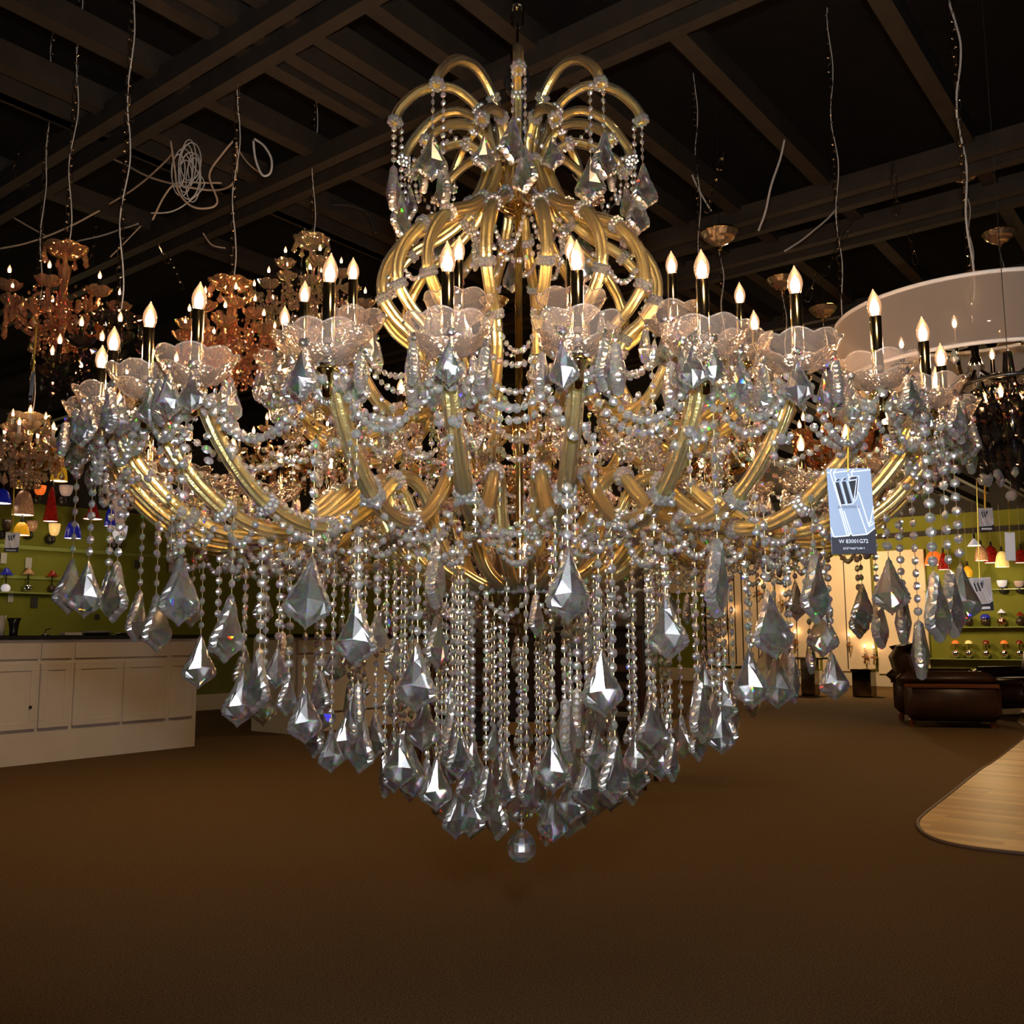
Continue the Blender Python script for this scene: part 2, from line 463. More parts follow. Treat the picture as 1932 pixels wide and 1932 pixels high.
# stem, bowls, centre candle
st = MB(); st.smooth = True
st.lathe([(.008, L(.09)), (.008, L(.40)), (.016, L(.42)), (.016, L(.46)), (.008, L(.48)), (.008, L(.96))], 16)
obj('stem', st, M_GOLDP, CH)
ub = MB(); ub.smooth = True
ub.lathe([(.001, L(.890)), (.004, L(.892)), (.006, L(.903)), (.004, L(.910)), (.012, L(.916)), (.03, L(.922)), (.055, L(.945)), (.066, L(.975)), (.068, L(.995)), (.071, L(.996)), (.071, L(1.002)), (.001, L(1.002))], 40, None, 20, .03, 0)
obj('upper_bowl', ub, M_GOLDP, CH, label='fluted gold bowl at the neck')
lb = MB(); lb.smooth = True
lb.lathe([(.001, L(-.025)), (.003, L(-.02)), (.003, L(-.004)), (.010, L(.002)), (.007, L(.008)), (.016, L(.013)), (.02, L(.016)), (.05, L(.024)), (.082, L(.045)), (.100, L(.075)), (.104, L(.085)), (.112, L(.087)), (.112, L(.091)), (.001, L(.091))], 40)
lb.cur = 1
for k in range(20):
    a = 2 * PI * k / 20
    lb.tube([(.022 * math.cos(a), .022 * math.sin(a), L(.0155)), (.052 * math.cos(a + .05), .052 * math.sin(a + .05), L(.024)), (.083 * math.cos(a - .04), .083 * math.sin(a - .04), L(.0452)), (.101 * math.cos(a), .101 * math.sin(a), L(.076))], .0013, 5)
obj('lower_dish', lb, [M_DISH, M_GOLDP], CH, label='polished gold dish with finial underneath')
# shaft and top of the fitting
tp = MB(); tp.smooth = True
tp.lathe([(.045, L(1.002)), (.040, L(1.02)), (.016, L(1.03)), (.015, L(1.20)), (.026, L(1.21)), (.032, L(1.23)), (.024, L(1.26)), (.010, L(1.27)), (.008, L(1.29))], 20)
obj('top_shaft', tp, M_BLACK, CH, label='dark shaft above the gold bowl')
# centre candle in the lower dish (plus one)
cc = MB(); cc.smooth = True
cc.lathe([(.02, L(.091)), (.018, L(.098)), (.010, L(.102)), (.010, L(.152)), (.007, L(.153))], 20)
cco = obj('center_candle', cc, M_SLEEVE, CH, loc=(0.012, -.085, 0))
obj('bulb', ME_BULB, parent=cco, loc=(0, 0, L(.153)), label='lit flame shaped bulb')

# crown of drooping arms above the neck, ending in pendants
crown_small = [(.06, .99), (.075, 1.05), (.115, 1.085), (.17, 1.075), (.222, 1.04), (.238, 1.012)]
crown_big = [(.05, .99), (.06, 1.07), (.09, 1.15), (.15, 1.19), (.215, 1.175), (.265, 1.125), (.28, 1.085)]
def crown_mesh(prof):
    path = arm_path(prof)
    m = MB(); m.tube(path, .0072, 12, .1); s = MB(); s.tube(path, .0105, 14, .07, caps=False)
    c = [collar_mb(path[i], Vector(path[i + 1]) - Vector(path[i]), .012, 8, .005) for i in (10, len(path) - 2)]
    return m.mesh('crown_arm', M_GOLD), s.mesh('glass_sleeve', M_SHELL), [x.mesh('glass_collar', M_BEAD) for x in c]
CS, CB = crown_mesh(crown_small), crown_mesh(crown_big)

def strand_mb(z_top, z_bot, r=.0082, pitch=.0215, yaw0=None, jitter=.35, taper=1.0):
    """straight string of octagon beads on gold links from z_top down to z_bot (local x,y = 0)"""
    m = MB(); n = max(1, int((z_top - z_bot) / pitch))
    pt = (z_top - z_bot) / n
    yaw0 = random.uniform(0, PI) if yaw0 is None else yaw0
    for i in range(n):
        z = z_top - pt * (i + .5)
        m.cur = 0
        rr = r * (1 - (1 - taper) * i / n)
        m.bead((0, 0, z), rr, yaw0 + random.uniform(-jitter, jitter))
        m.cur = 1
        m.box(0, 0, z - pt * .5, .0010, .0010, max(.003, pt - 1.7 * rr))
    m.cur = 0
    return m

PEND = {}
def pendant_mesh(kind):
    if kind not in PEND:
        H, W = {'k': (.105, .62), 's': (.078, .62), 'w': (.105, .72), 't': (.1, .5)}[kind]
        b = MB(); b.pendant(H, W, Matrix.Translation((0, 0, 0)), .20)
        PEND[kind] = b.mesh('crystal_pendant', M_PEND)
    return PEND[kind]

def put_strand(x, y, z_top, z_pt, kind='k', yaw=0.0, bead_r=.0082):
    """x,y local to the axis; z_pt = top of the pendant (local z)"""
    if z_top - z_pt > .012:
        s = obj('bead_strand', strand_mb(z_top, z_pt + .004, bead_r, bead_r * 2.6), [M_BEAD, M_WIRE], CH, (x, y, 0))
    else:
        s = obj('bead_strand', strand_mb(z_pt + .024, z_pt + .002, bead_r * .8, .02), [M_BEAD, M_WIRE], CH, (x, y, 0))
    obj('crystal_pendant', pendant_mesh(kind), parent=s, loc=(0, 0, z_pt), rot=(R(random.uniform(-4, 4)), R(random.uniform(-4, 4)), yaw))
    return s

for k in range(10):
    th = 18 + 36 * k
    a = obj('crown_arm', CS[0], parent=CH, rot=(0, 0, R(th))); obj('glass_sleeve', CS[1], parent=a); [obj('glass_collar', x, parent=a) for x in CS[2]]
    b = obj('crown_arm', CB[0], parent=CH, rot=(0, 0, R(th + 18))); obj('glass_sleeve', CB[1], parent=b); [obj('glass_collar', x, parent=b) for x in CB[2]]
    for (rr, zt, ln, kd) in ((.238, 1.01, .03, 's'), (.28, 1.08, .09, 'k'), (.262, 1.10, .16, 'k')):
        t = R(th + (18 if rr > .25 else 0) + random.uniform(-3, 3))
        put_strand(rr * math.sin(t), -rr * math.cos(t), L(zt), L(zt - ln), kd, t + random.uniform(-.9, .9), .0065)

# pendants measured on the photograph: x, top, bottom, yaw ('n' = seen edge on)
PLIST = [
 (137, 1052, 1160, 55), (168, 1056, 1167, 10), (222, 1058, 1175, -30), (205, 1075, 1150, 80), (264, 1113, 1211, 78), (295, 1118, 1230, 62), (341, 1045, 1182, 48),
 (379, 1195, 1299, 30), (411, 1172, 1246, 40), (437, 1120, 1250, 60), (458, 1262, 1370, 35), (490, 1222, 1343, -38), (525, 1217, 1298, 20), (545, 1268, 1349, 60),
 (574, 1290, 1402, 35), (607, 1265, 1343, -30), (629, 1215, 1288, 15), (590, 1042, 1190, 8), (675, 1125, 1258, -12), (660, 1330, 1432, 25), (686, 1352, 1456, -35),
 (712, 1150, 1230, 40), (743, 1200, 1276, 50), (788, 1211, 1343, -20), (821, 1020, 1150, 76), (823, 1158, 1260, 55), (802, 1315, 1416, 10), (755, 1380, 1483, -5),
 (776, 1402, 1502, 30), (823, 1426, 1526, 18), (853, 1325, 1432, 70), (867, 1480, 1579, 35), (891, 1475, 1574, -25), (891, 1392, 1491, 10), (917, 1443, 1543, 48),
 (946, 1483, 1581, -60), (933, 1362, 1434, 30), (957, 1439, 1517, -40), (994, 1434, 1517, 62), (1013, 1440, 1531, 35), (1043, 1382, 1493, -20), (1044, 1492, 1586, 3),
 (1066, 1317, 1434, 75), (1089, 1297, 1408, 80), (1098, 1470, 1558, 30), (1079, 1452, 1550, -30), (1108, 1421, 1523, 20), (1071, 1030, 1177, 14), (1100, 1150, 1250, -10),
 (1131, 1219, 1351, 10), (1128, 1312, 1388, -30), (1160, 1387, 1511, 40), (1197, 1400, 1492, -30), (1233, 1315, 1425, 35), (1250, 1372, 1471, 8), (1285, 1345, 1430, -40),
 (1255, 1117, 1247, -25), (1296, 1120, 1178, 60), (1317, 1281, 1399, 50), (1344, 1305, 1407, 20), (1385, 1312, 1386, 55), (1353, 1015, 1167, 60), (1412, 1222, 1337, -25),
 (1446, 1110, 1245, 15), (1464, 1230, 1337, -20), (1493, 1233, 1326, 58), (1568, 1226, 1322, 5), (1528, 1205, 1271, 78), (1535, 1045, 1178, 35), (1552, 1140, 1240, -35),
 (1655, 1125, 1224, 50), (1676, 1048, 1162, -20), (1702, 1115, 1215, 60), (1761, 1078, 1164, 40), (1811, 1061, 1180, 0), (1733, 1170, 1281, 66), (1240, 1150, 1235, 40),
 (1790, 1075, 1160, 45), (1620, 1120, 1205, 30), (1010, 1120, 1200, 60)]
def local(p): return Vector((p.x - AX, p.y - AY, p.z - CAMZ + ZB))
front_spots = []
for (px, yt, yb, yaw) in PLIST:
    h = max(yb - yt, 1)
    kind = 'k'
    H = .105
    if h < 84: kind, H = 's', .078
    d = H * FPX / h
    d = min(max(d, 1.13), 2.75)
    p = local(at_y(px, yt, d))
    r = math.hypot(p.x, p.y)
    if r > .87: 
        # keep on the outermost ring: slide along the ray to radius .86
        best = min((abs(math.hypot(q.x, q.y) - .85), i) for i in range(60) for q in [local(at_y(px, yt, 1.13 + i * .03))])
        d = 1.13 + best[1] * .03; p = local(at_y(px, yt, d)); r = math.hypot(p.x, p.y)
    th = math.atan2(p.x, -p.y)
    zt = L(zarm(r) - .012) if r < .80 else L(.33)
    front_spots.append((p.x, p.y))
    put_strand(p.x, p.y, zt, p.z, kind, R(yaw), .0082 if r > .3 else .0070)

# the far half of the curtain: same stepped cone, seen only between the front strands
ENV = [(.11, -.43), (.17, -.39), (.24, -.34), (.33, -.29), (.45, -.23), (.56, -.18), (.66, -.12), (.82, .02)]
BACK = MB(); BACK.face, BACK.rim = 2, 3
cnt = 0
for i, (r, zb) in enumerate(ENV):
    n = [5, 6, 8, 9, 10, 10, 11, 14][i]
    for k in range(n):
        th = R(95 + 170 * (k + .5) / n + random.uniform(-4, 4))
        rr = r * random.uniform(.95, 1.05); x, y = rr * math.sin(th), -rr * math.cos(th)
        z_p = L(zb + .10 + random.uniform(-.02, .03))
        if cnt % 4 == 0 and len(front_spots) < 100:
            put_strand(x, y, L(zarm(rr) - .012), z_p, 'k', random.uniform(-1.3, 1.3)); front_spots.append((x, y))
        else:
            T = Matrix.Translation((x, y, 0))
            s = strand_mb(L(zarm(rr) - .012), z_p, .0080, .0215)
            s.v = [tuple(T @ Vector(v)) for v in s.v]
            BACK = join(BACK, s); BACK.face, BACK.rim = 2, 3
            BACK.pendant(.105, .62, Matrix.Translation((x, y, z_p)) @ Matrix.Rotation(random.uniform(-1.3, 1.3), 4, 'Z'), .2)
        cnt += 1
# bare bead strings filling the front curtain under the lower arms
for k in range(46):
    r = random.choice([.16, .20, .24, .28, .34, .42]); th = R(random.uniform(-85, 85))
    x, y = r * math.sin(th), -r * math.cos(th)
    if abs(x) < .095: continue
    zt = L(zarm(r) - .01); zb_ = L(-.10 - .20 * (1 - r / .5) + random.uniform(-.05, .05))
    T = Matrix.Translation((x, y, 0)); s = strand_mb(zt, zb_, .0066, .0175)
    s.v = [tuple(T @ Vector(v)) for v in s.v]; BACK = join(BACK, s); BACK.face, BACK.rim = 2, 3
    BACK.cur = 0
    BACK.pendant(.085, .6, Matrix.Translation((x, y, zb_)) @ Matrix.Rotation(random.uniform(-1.3, 1.3), 4, 'Z'), .2)
obj('bead_strand', BACK, [M_BEAD, M_WIRE, M_CRY, M_RIM], CH, kind='stuff', label='further bead strings and pendants behind the front ones')
obj('crystal_drop', STUFF_DROP, M_PEND, CH, kind='stuff')
obj('glass_collar', STUFF_COL, M_BEAD, CH, kind='stuff')

# ball on the long centre strand
cs = obj('bead_strand', strand_mb(L(-.028), L(-.395), .0062, .0165), [M_BEAD, M_WIRE], CH)
bb = MB()
bb.lathe([(.0005, .036), (.004, .034), (.012, .030), (.022, .020), (.0285, .006), (.030, -.006), (.0265, -.018), (.019, -.026), (.010, -.030), (.0005, -.032)], 14)
obj('crystal_ball', bb.mesh('crystal_ball', M_CRY), parent=cs, loc=(0, 0, L(-.43)), label='faceted crystal ball, lowest of the whole chandelier')

# garlands
def garland(p0, p1, sag, r=.0066, step=.0155):
    m = MB(); p0, p1 = Vector(p0), Vector(p1)
    ln = (p1 - p0).length * (1 + 2.2 * (sag / max((p1 - p0).length, .01)) ** 2)
    n = max(4, int(ln / step)); pts = []
    for i in range(n + 1):
        t = i / n; q = p0.lerp(p1, t); q.z -= sag * 4 * t * (1 - t); pts.append(q)
    m.cur = 1; m.tube(pts, .0004, 3)
    m.cur = 0
    for q in pts: m.bead(q, r * random.uniform(.9, 1.1), random.uniform(0, PI), random.uniform(-.5, .5), .7)
    return m
def cyl(r, th, z): return (r * math.sin(R(th)), -r * math.cos(R(th)), L(z))
def swags(angs, r, z, sag, limit, rr=.0066):
    A = sorted(a % 360 for a in angs)
    for a, b in zip(A, A[1:] + [A[0] + 360]):
        mid = ((a + b) / 2 + 180) % 360 - 180
        m = garland(cyl(r, a, z), cyl(r, b, z), sag * random.uniform(.8, 1.2), rr)
        if abs(mid) < limit: obj('bead_garland', m, [M_BEAD, M_WIRE], CH)
        else: REST.append(m)
REST = []
for i, t in enumerate(OUT_ALL):
    for (ra, za, rb, zb_, sg) in ((.815, .33, .56, .185, .05), (.80, .34, .47, .40, .10)):
        ts = t + random.uniform(-4, 4); m = garland(cyl(ra, t, za), cyl(rb, ts, zb_), sg, .0064)
        REST.append(m)
    for k in range(3):            # short strings with a small drop hanging off each arm
        r_ = random.choice([.78, .72, .66, .58, .52, .46, .40]); ta = t + random.uniform(-2, 2); z0 = zarm(r_) - .012 + random.choice([0, .03])
        s_ = strand_mb(L(z0), L(z0 - random.uniform(.05, .10)), .0062, .0155); q = cyl(r_, ta, 0)
        T = Matrix.Translation((q[0], q[1], 0)); s_.v = [tuple(T @ Vector(v)) for v in s_.v]; REST.append(s_)
for t in MID_ALL:
    for k in range(6):
        r_ = random.choice([.48, .42, .36, .30, .25]); ta = t + random.uniform(-9, 9); z0 = {.48: .46, .42: .40, .36: .385, .30: .41, .25: .46}[r_]
        s_ = strand_mb(L(z0), L(z0 - random.uniform(.06, .16)), .0064, .016); q = cyl(r_, ta, 0)
        T = Matrix.Translation((q[0], q[1], 0)); s_.v = [tuple(T @ Vector(v)) for v in s_.v]; REST.append(s_)
swags(OUT_ALL, .815, .345, .075, 75)
swags(OUT_ALL, .60, .162, .045, 75)
swags(OUT_ALL, .70, .20, .06, 75)
swags(OUT_ALL, .835, .37, .10, 0)
swags(OUT_ALL, .53, .19, .07, 0)
swags(MID_ALL, .43, .41, .09, 0)
swags(MID_ALL, .30, .43, .10, 0)
swags(MID_ALL, .505, .53, .11, 0)
swags(OUT_ALL[::2], .45, .215, .06, 75)
swags(OUT_ALL[::2], .33, .255, .08, 70)
swags(OUT_ALL[::2], .24, .085, .05, 60)
swags(MID_ALL, .480, .49, .08, 80)
swags(MID_ALL, .36, .385, .07, 75)
swags(MID_ALL, .225, .605, .07, 75)
swags(MID_ALL, .29, .74, .05, 60)
swags(MID_ALL[::2], .105, .90, .09, 40)
swags([36 * k for k in range(10)], .235, 1.01, .06, 90, .0055)
obj('bead_garland', join(*REST), [M_BEAD, M_WIRE], CH, kind='stuff')

# rosette clusters of octagons at the arm joints
RS = MB()
for t in OUT_ALL:
    for (r, z) in ((.82, .325), (.78, .27)):
        for k in range(9):
            b = random.uniform(0, 2 * PI); c = Vector(cyl(r, t, z)) + Vector((.022 * math.cos(b), .022 * math.sin(b), random.uniform(-.02, .02)))
            RS.bead(c, random.uniform(.006, .009), random.uniform(0, PI), random.uniform(-.6, .6))
for t in MID_ALL:
    for (r, z) in ((.49, .47), (.40, .40), (.25, .45)):
        for k in range(8):
            b = random.uniform(0, 2 * PI); c = Vector(cyl(r, t, z)) + Vector((.022 * math.cos(b), .022 * math.sin(b), random.uniform(-.02, .02)))
            RS.bead(c, random.uniform(.006, .009), random.uniform(0, PI), random.uniform(-.6, .6))
obj('rosette_beads', RS, M_BEAD, CH, kind='stuff')
# ================================================================== the showroom
U = Vector((math.sin(R(38)), math.cos(R(38)), 0)); N1 = Vector((U.y, -U.x, 0))       # left wall runs along U, N1 points into the room
W = Vector((U.y, -U.x, 0)); N2 = -U                                                   # far wall runs along W, N2 points into the room
CAM = Vector((0, 0, CAMZ))
A1 = at_z(375, 1336, 0); CORNER = at_z(1172, 1280, 0)
A1 = CORNER - U * (CORNER - A1).length
def on_plane(px, py, P0, n, off=0.0):
    d = ray(px, py); k = ((P0 + n * off) - CAM).dot(n) / d.dot(n)
    return CAM + d * k
def on1(px, py, off=0.0): return on_plane(px, py, CORNER, N1, off)
def on2(px, py, off=0.0): return on_plane(px, py, CORNER, N2, off)
ANG1 = math.atan2(U.y, U.x); ANG2 = math.atan2(W.y, W.x)
def frame(origin, ang): return Matrix.Translation(origin) @ Matrix.Rotation(ang, 4, 'Z')

CEIL = CAMZ + 2.75
M_CARPET = pbr('brown_carpet', (0.062, 0.035, 0.013), 0.95, 0, (0.165, 0.100, 0.042), 150, 0.7, spec=0.1, detail=8)
M_CEIL = pbr('black_ceiling', (0.012, 0.011, 0.010), 0.9, 0, (0.016, 0.014, 0.012), 6, spec=0.1)
M_BEAM = pbr('dark_painted_beam', (0.027, 0.022, 0.016), 0.6, 0, (0.037, 0.029, 0.021), 12, spec=0.3)
M_OLIVE = pbr('olive_wall_paint', (0.155, 0.165, 0.020), 0.8, 0, (0.18, 0.19, 0.027), 2.5, spec=0.2)
M_SOFFIT = pbr('dark_wall_band', (0.020, 0.017, 0.013), 0.8)
M_WHITE = pbr('white_cabinet_paint', (0.62, 0.56, 0.50), 0.45, 0, (0.66, 0.60, 0.53), 3)
M_CREAM = pbr('cream_trim', (0.60, 0.52, 0.40), 0.5)
M_GRANITE = pbr('black_granite', (0.010, 0.009, 0.008), 0.12, 0, (0.030, 0.028, 0.025), 220)
M_PANEL = pbr('cream_panel', (0.70, 0.58, 0.42), 0.6, 0, (0.74, 0.62, 0.46), 2)

b = MB(); b.box(0, 11, -.05, 60, 44, .1); struct('floor', b, M_CARPET)
b = MB(); b.box(0, 11, CEIL + .05, 60, 44, .1); struct('ceiling', b, M_CEIL)
T1 = frame(CORNER, ANG1)      # local x along the wall, local y away from the room (left of U)
b = MB(); b.box(-14, .1, 1.35, 28.2, .2, 2.7); struct('wall_left', b, M_OLIVE).matrix_world = T1
b = MB(); b.box(-14, .1, 2.7 + (CEIL - 2.7) / 2, 28.2, .22, CEIL - 2.7); struct('trim_1', b, M_SOFFIT).matrix_world = T1
b = MB(); b.box(-14, -.012, .11, 28.2, .024, .22); struct('baseboard_left', b, M_CREAM).matrix_world = T1
T2 = frame(CORNER, ANG2)      # local x along the wall to the right, local y away from the room
b = MB(); b.box(11, .1, 1.65, 22.2, .2, 3.3); struct('wall_back', b, M_OLIVE).matrix_world = T2
b = MB(); b.box(11, -.015, .14, 22.2, .03, .28); struct('baseboard_back', b, M_CREAM).matrix_world = T2
b = MB(); b.box(11, .04, 2.95, 22.2, .12, .10); struct('trim_2', b, M_SOFFIT).matrix_world = T2
b = MB(); b.box(11, .1, 3.3 + (CEIL - 3.3) / 2, 22.2, .22, CEIL - 3.3); struct('trim_3', b, M_SOFFIT).matrix_world = T2

# wood floor inlay with rounded corner
M_WOOD, nt, out = new_mat('maple_planks')
tc = nd(nt, 'ShaderNodeTexCoord'); mp = nd(nt, 'ShaderNodeMapping'); mp.inputs['Rotation'].default_value = (0, 0, -ANG2)
br = nd(nt, 'ShaderNodeTexBrick'); br.inputs['Scale'].default_value = 1.0; br.inputs['Brick Width'].default_value = 1.1; br.inputs['Row Height'].default_value = .085
br.inputs['Mortar Size'].default_value = .0012; br.offset = .37
br.inputs['Color1'].default_value = (.40, .22, .060, 1); br.inputs['Color2'].default_value = (.64, .39, .13, 1); br.inputs['Mortar'].default_value = (.30, .17, .06, 1)
pp = nd(nt, 'ShaderNodeBsdfPrincipled'); pp.inputs['Roughness'].default_value = .42; pp.inputs['Specular IOR Level'].default_value = .3
nt.links.new(tc.outputs['Object'], mp.inputs[0]); nt.links.new(mp.outputs[0], br.inputs['Vector'])
nt.links.new(br.outputs['Color'], pp.inputs['Base Color']); nt.links.new(pp.outputs[0], out.inputs[0])
edge = [at_z(x, y, 0) for x, y in ((2300, 1150 + 60), (2080, 1275), (1932, 1395), (1850, 1455), (1790, 1503), (1752, 1533), (1734, 1550), (1733, 1562), (1745, 1576), (1775, 1590), (1830, 1602), (1932, 1614), (2100, 1628))]
edge = smooth_path(edge, 5)
b = MB(); top = [(p.x, p.y, .012) for p in edge] + [(edge[-1].x + 4, edge[-1].y, .012), (edge[0].x + 4, edge[0].y, .012)]
b.add(top + [(x, y, 0) for x, y, z in top], [tuple(range(len(top)))] + [(i, i + len(top), (i + 1) % len(top) + len(top), (i + 1) % len(top)) for i in range(len(top))])
tag(obj('wood_floor_inlay', b, M_WOOD), 'light maple plank floor area with rounded corner set in the brown carpet', 'flooring')['kind'] = 'structure'
b = MB(); b.smooth = True; b.tube([(p.x, p.y, .006) for p in edge], .012, 8)
struct('trim_4', b, pbr('brown_edge_strip', (.10, .055, .03), .6))

# ceiling rails and beams
BZ = CAMZ + 2.2
def rail(px, py, z, d, w, h, l0, l1, gap=None):
    p = at_z(px, py, z); m = MB(); a = math.atan2(d.y, d.x)
    for o in ((-gap / 2, gap / 2) if gap else (0,)): m.box((l0 + l1) / 2, o, 0, l1 - l0, w, h)
    o_ = struct('trim_%d' % rail.n, m, M_BEAM); rail.n += 1
    o_.matrix_world = frame(p, a); return o_
rail.n = 5
V = Vector((-U.y, U.x, 0))
for (px, py, z, g) in ((160, 521, 2.2, .14), (100, 315, 2.2, .14), (1432, 412, 2.2, .16), (1453, 480, 2.2, .16), (1600, 590, 2.2, .16)):
    rail(px, py, CAMZ + z, V, .055, .09, -9, 9, g)
for (px, py) in ((70, 345), (330, 300), (600, 280), (600, 420), (900, 300), (1208, 441), (1299, 420), (1380, 380), (1560, 340), (1100, 450), (1000, 560), (1850, 300)):
    rail(px, py, CAMZ + 2.27, U, .07, .10, -6, 14)

# ------------------------------------------------------------------ reception counter
PC = at_z(367, 1408, 0)
def onc(px, py, off=0): return on_plane(px, py, PC, N1, off)
def sx(px, py): return (onc(px, py) - PC).dot(U)
ct = thing('reception_counter', 'white reception counter with panel doors and drawers at the left', 'counter', PC, ANG1)
HC = 1.03
b = MB(); b.box(-3.0, .33, HC / 2, 6.0, .66, HC); obj('carcass', b, M_WHITE, ct)
xs = [(-40, 68), (73, 131), (137, 227), (231, 311), (319, 361)]
for i, (xa, xb) in enumerate(xs):
    s0, s1 = sx(xa, 1300), sx(xb, 1300)
    zt, zb_ = onc(137, 1250).z, onc(137, 1369).z
    d = MB(); d.box((s0 + s1) / 2, -.009, (zt + zb_) / 2, s1 - s0, .018, zt - zb_, bev=.003)
    w_ = .06
    dd = obj('door', d, M_WHITE, ct)
    f = MB()
    for (x, z, a_, c_) in (((s0 + s1) / 2, zt - w_ / 2, s1 - s0, w_), ((s0 + s1) / 2, zb_ + w_ / 2, s1 - s0, w_), (s0 + w_ / 2, (zt + zb_) / 2, w_, zt - zb_ - 2 * w_), (s1 - w_ / 2, (zt + zb_) / 2, w_, zt - zb_ - 2 * w_)):
        f.box(x, -.022, z, a_, .010, c_, bev=.003)
    obj('door_frame', f, M_WHITE, dd)
    if i == 0:
        q = onc(54, 1334); h = MB(); h.ball(((q - PC).dot(U), -.03, q.z), .014, 10, 6); obj('knob', h, M_BLACK, dd)
for (xa, xb) in ((-40, 68), (73, 131), (137, 311), (319, 361)):
    s0, s1 = sx(xa, 1300), sx(xb, 1300); zt, zb_ = onc(137, 1213).z, onc(137, 1242).z
    d = MB(); d.box((s0 + s1) / 2, -.010, (zt + zb_) / 2, s1 - s0, .02, zt - zb_, bev=.004); obj('drawer', d, M_WHITE, ct)
b = MB(); b.box(-3.0, .33, HC + .018, 6.06, .74, .036, bev=.006)
wt = obj('worktop', b, M_GRANITE); wt.matrix_world = frame(PC, ANG1); tag(wt, 'black stone worktop on the white reception counter', 'worktop')
ZT = HC + .036

K2 = at_z(550, 1386, 0)
c2 = thing('display_counter', 'second white counter standing behind the hanging crystals', 'counter', K2, ANG1)
b = MB(); b.box(2.2, .35, HC / 2, 4.4, .70, HC); obj('carcass', b, M_WHITE, c2)
for i in range(5):
    d = MB(); d.box(.45 + i * .86, -.010, .52, .80, .02, .62, bev=.004); obj('door', d, M_WHITE, c2)
    d = MB(); d.box(.45 + i * .86, -.010, .93, .80, .02, .14, bev=.004); obj('drawer', d, M_WHITE, c2)
b = MB(); b.box(2.2, .35, HC + .02, 4.5, .80, .04, bev=.006)
w2 = obj('worktop', b, M_GRANITE); w2.matrix_world = frame(K2, ANG1); tag(w2, 'black worktop on the second white counter', 'worktop')

# things on the counter
def on_top(px, z=ZT, back=.3):
    p = onc(px, 1200, -back); return Vector((p.x, p.y, z))
def lathe_thing(name, label, cat, loc, prof, mat, seg=24, **kw):
    m = MB(); m.smooth = True; m.lathe(prof, seg); o = obj(name, m, mat, loc=loc); tag(o, label, cat); return o
M_CERAM = pbr('white_ceramic', (.75, .72, .66), .25)
lathe_thing('plate', 'white plate lying on a black plate on the counter', 'plate', on_top(182) + Vector((0, 0, .016)), [(.001, 0), (.09, .0), (.14, .018), (.142, .022), (.09, .007), (.001, .006)], M_CERAM)
lathe_thing('plate', 'black plate under the white plate on the counter', 'plate', on_top(182), [(.001, 0), (.10, .0), (.15, .014), (.152, .017), (.10, .006), (.001, .005)], M_BLACK)
lathe_thing('cup', 'black flared cup on the counter at far left', 'cup', on_top(25), [(.001, 0), (.035, 0), (.032, .03), (.04, .10), (.056, .15), (.052, .15), (.036, .10), (.001, .02)], M_BLACK)
lathe_thing('cup', 'white cup on the counter beside the black cup', 'cup', on_top(-6), [(.001, 0), (.055, 0), (.06, .17), (.056, .17), (.05, .01), (.001, .01)], M_CERAM)
p = on_top(134); m = MB(); m.box(0, 0, .012, .16, .10, .024, bev=.004); o = obj('booklet', m, M_CERAM, loc=p, rot=(0, 0, ANG1)); tag(o, 'white booklet lying on the counter beside the plates', 'booklet')
p = on_top(236); m = MB(); m.box(0, 0, .01, .15, .10, .02, bev=.004); o = obj('small_tray', m, M_BLACK, loc=p, rot=(0, 0, ANG1)); tag(o, 'small black tray on the counter right of the plates', 'tray')
p = on_top(85); m = MB(); m.lathe([(.001, 0), (.03, 0), (.03, .012), (.001, .014)], 14); m.tube([(0, 0, .01), (.0, .0, .05), (.05, 0, .06)], .005, 6)
o = obj('pen_stand', m, M_BLACK, loc=p); tag(o, 'small black pen stand on the counter left of the plates', 'pen stand')

# ------------------------------------------------------------------ coloured lamps on the left and far wall
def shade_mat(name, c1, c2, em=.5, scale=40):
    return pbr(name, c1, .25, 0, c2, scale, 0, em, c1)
SH = dict(
    brown=shade_mat('speckled_brown_glass', (.18, .075, .035), (.50, .30, .18), .25, 60),
    red=shade_mat('deep_red_glass', (.26, .010, .006), (.07, .003, .002), .15, 26),
    yellow=shade_mat('amber_yellow_glass', (.80, .40, .02), (.62, .28, .012), .22, 12),
    orange=shade_mat('mottled_orange_glass', (.85, .16, .02), (.70, .07, .01), .5, 60),
    blue=shade_mat('cobalt_blue_glass', (.015, .02, .34), (.008, .010, .16), .15, 30),
    pink=shade_mat('frosted_pink_glass', (.45, .30, .24), (.50, .36, .30), .25, 20),
    ivory=shade_mat('ivory_swirl_glass', (.85, .55, .18), (.75, .42, .12), .5, 25),
    white=shade_mat('white_frosted_glass', (.60, .55, .60), (.68, .62, .64), .4, 10),
    dark=shade_mat('dark_smoked_glass', (.03, .018, .014), (.05, .03, .02), .0, 20))
M_GLOW = pbr('lamp_glow', (1, .85, .65), .5, emit=3.0, emitcol=(1, .80, .55))
M_CORD = pbr('thin_grey_cord', (.30, .26, .20), .5)
BELL = [(.12, 1), (.34, .97), (.58, .86), (.76, .66), (.89, .40), (.97, .15), (1, 0)]
CONE = [(.16, 1), (.26, .85), (.45, .55), (.66, .25), (.85, .07), (1, 0)]
TALL = [(.10, 1), (.25, .92), (.55, .6), (.85, .2), (1, 0)]
ROUND = [(.25, 1), (.72, .8), (.98, .45), (.96, .2), (.80, 0)]
CYLN = [(.9, 1), (1, .9), (1, .1), (.95, 0)]
FLAT = [(.08, 1), (.2, .9), (.6, .45), (1, 0)]
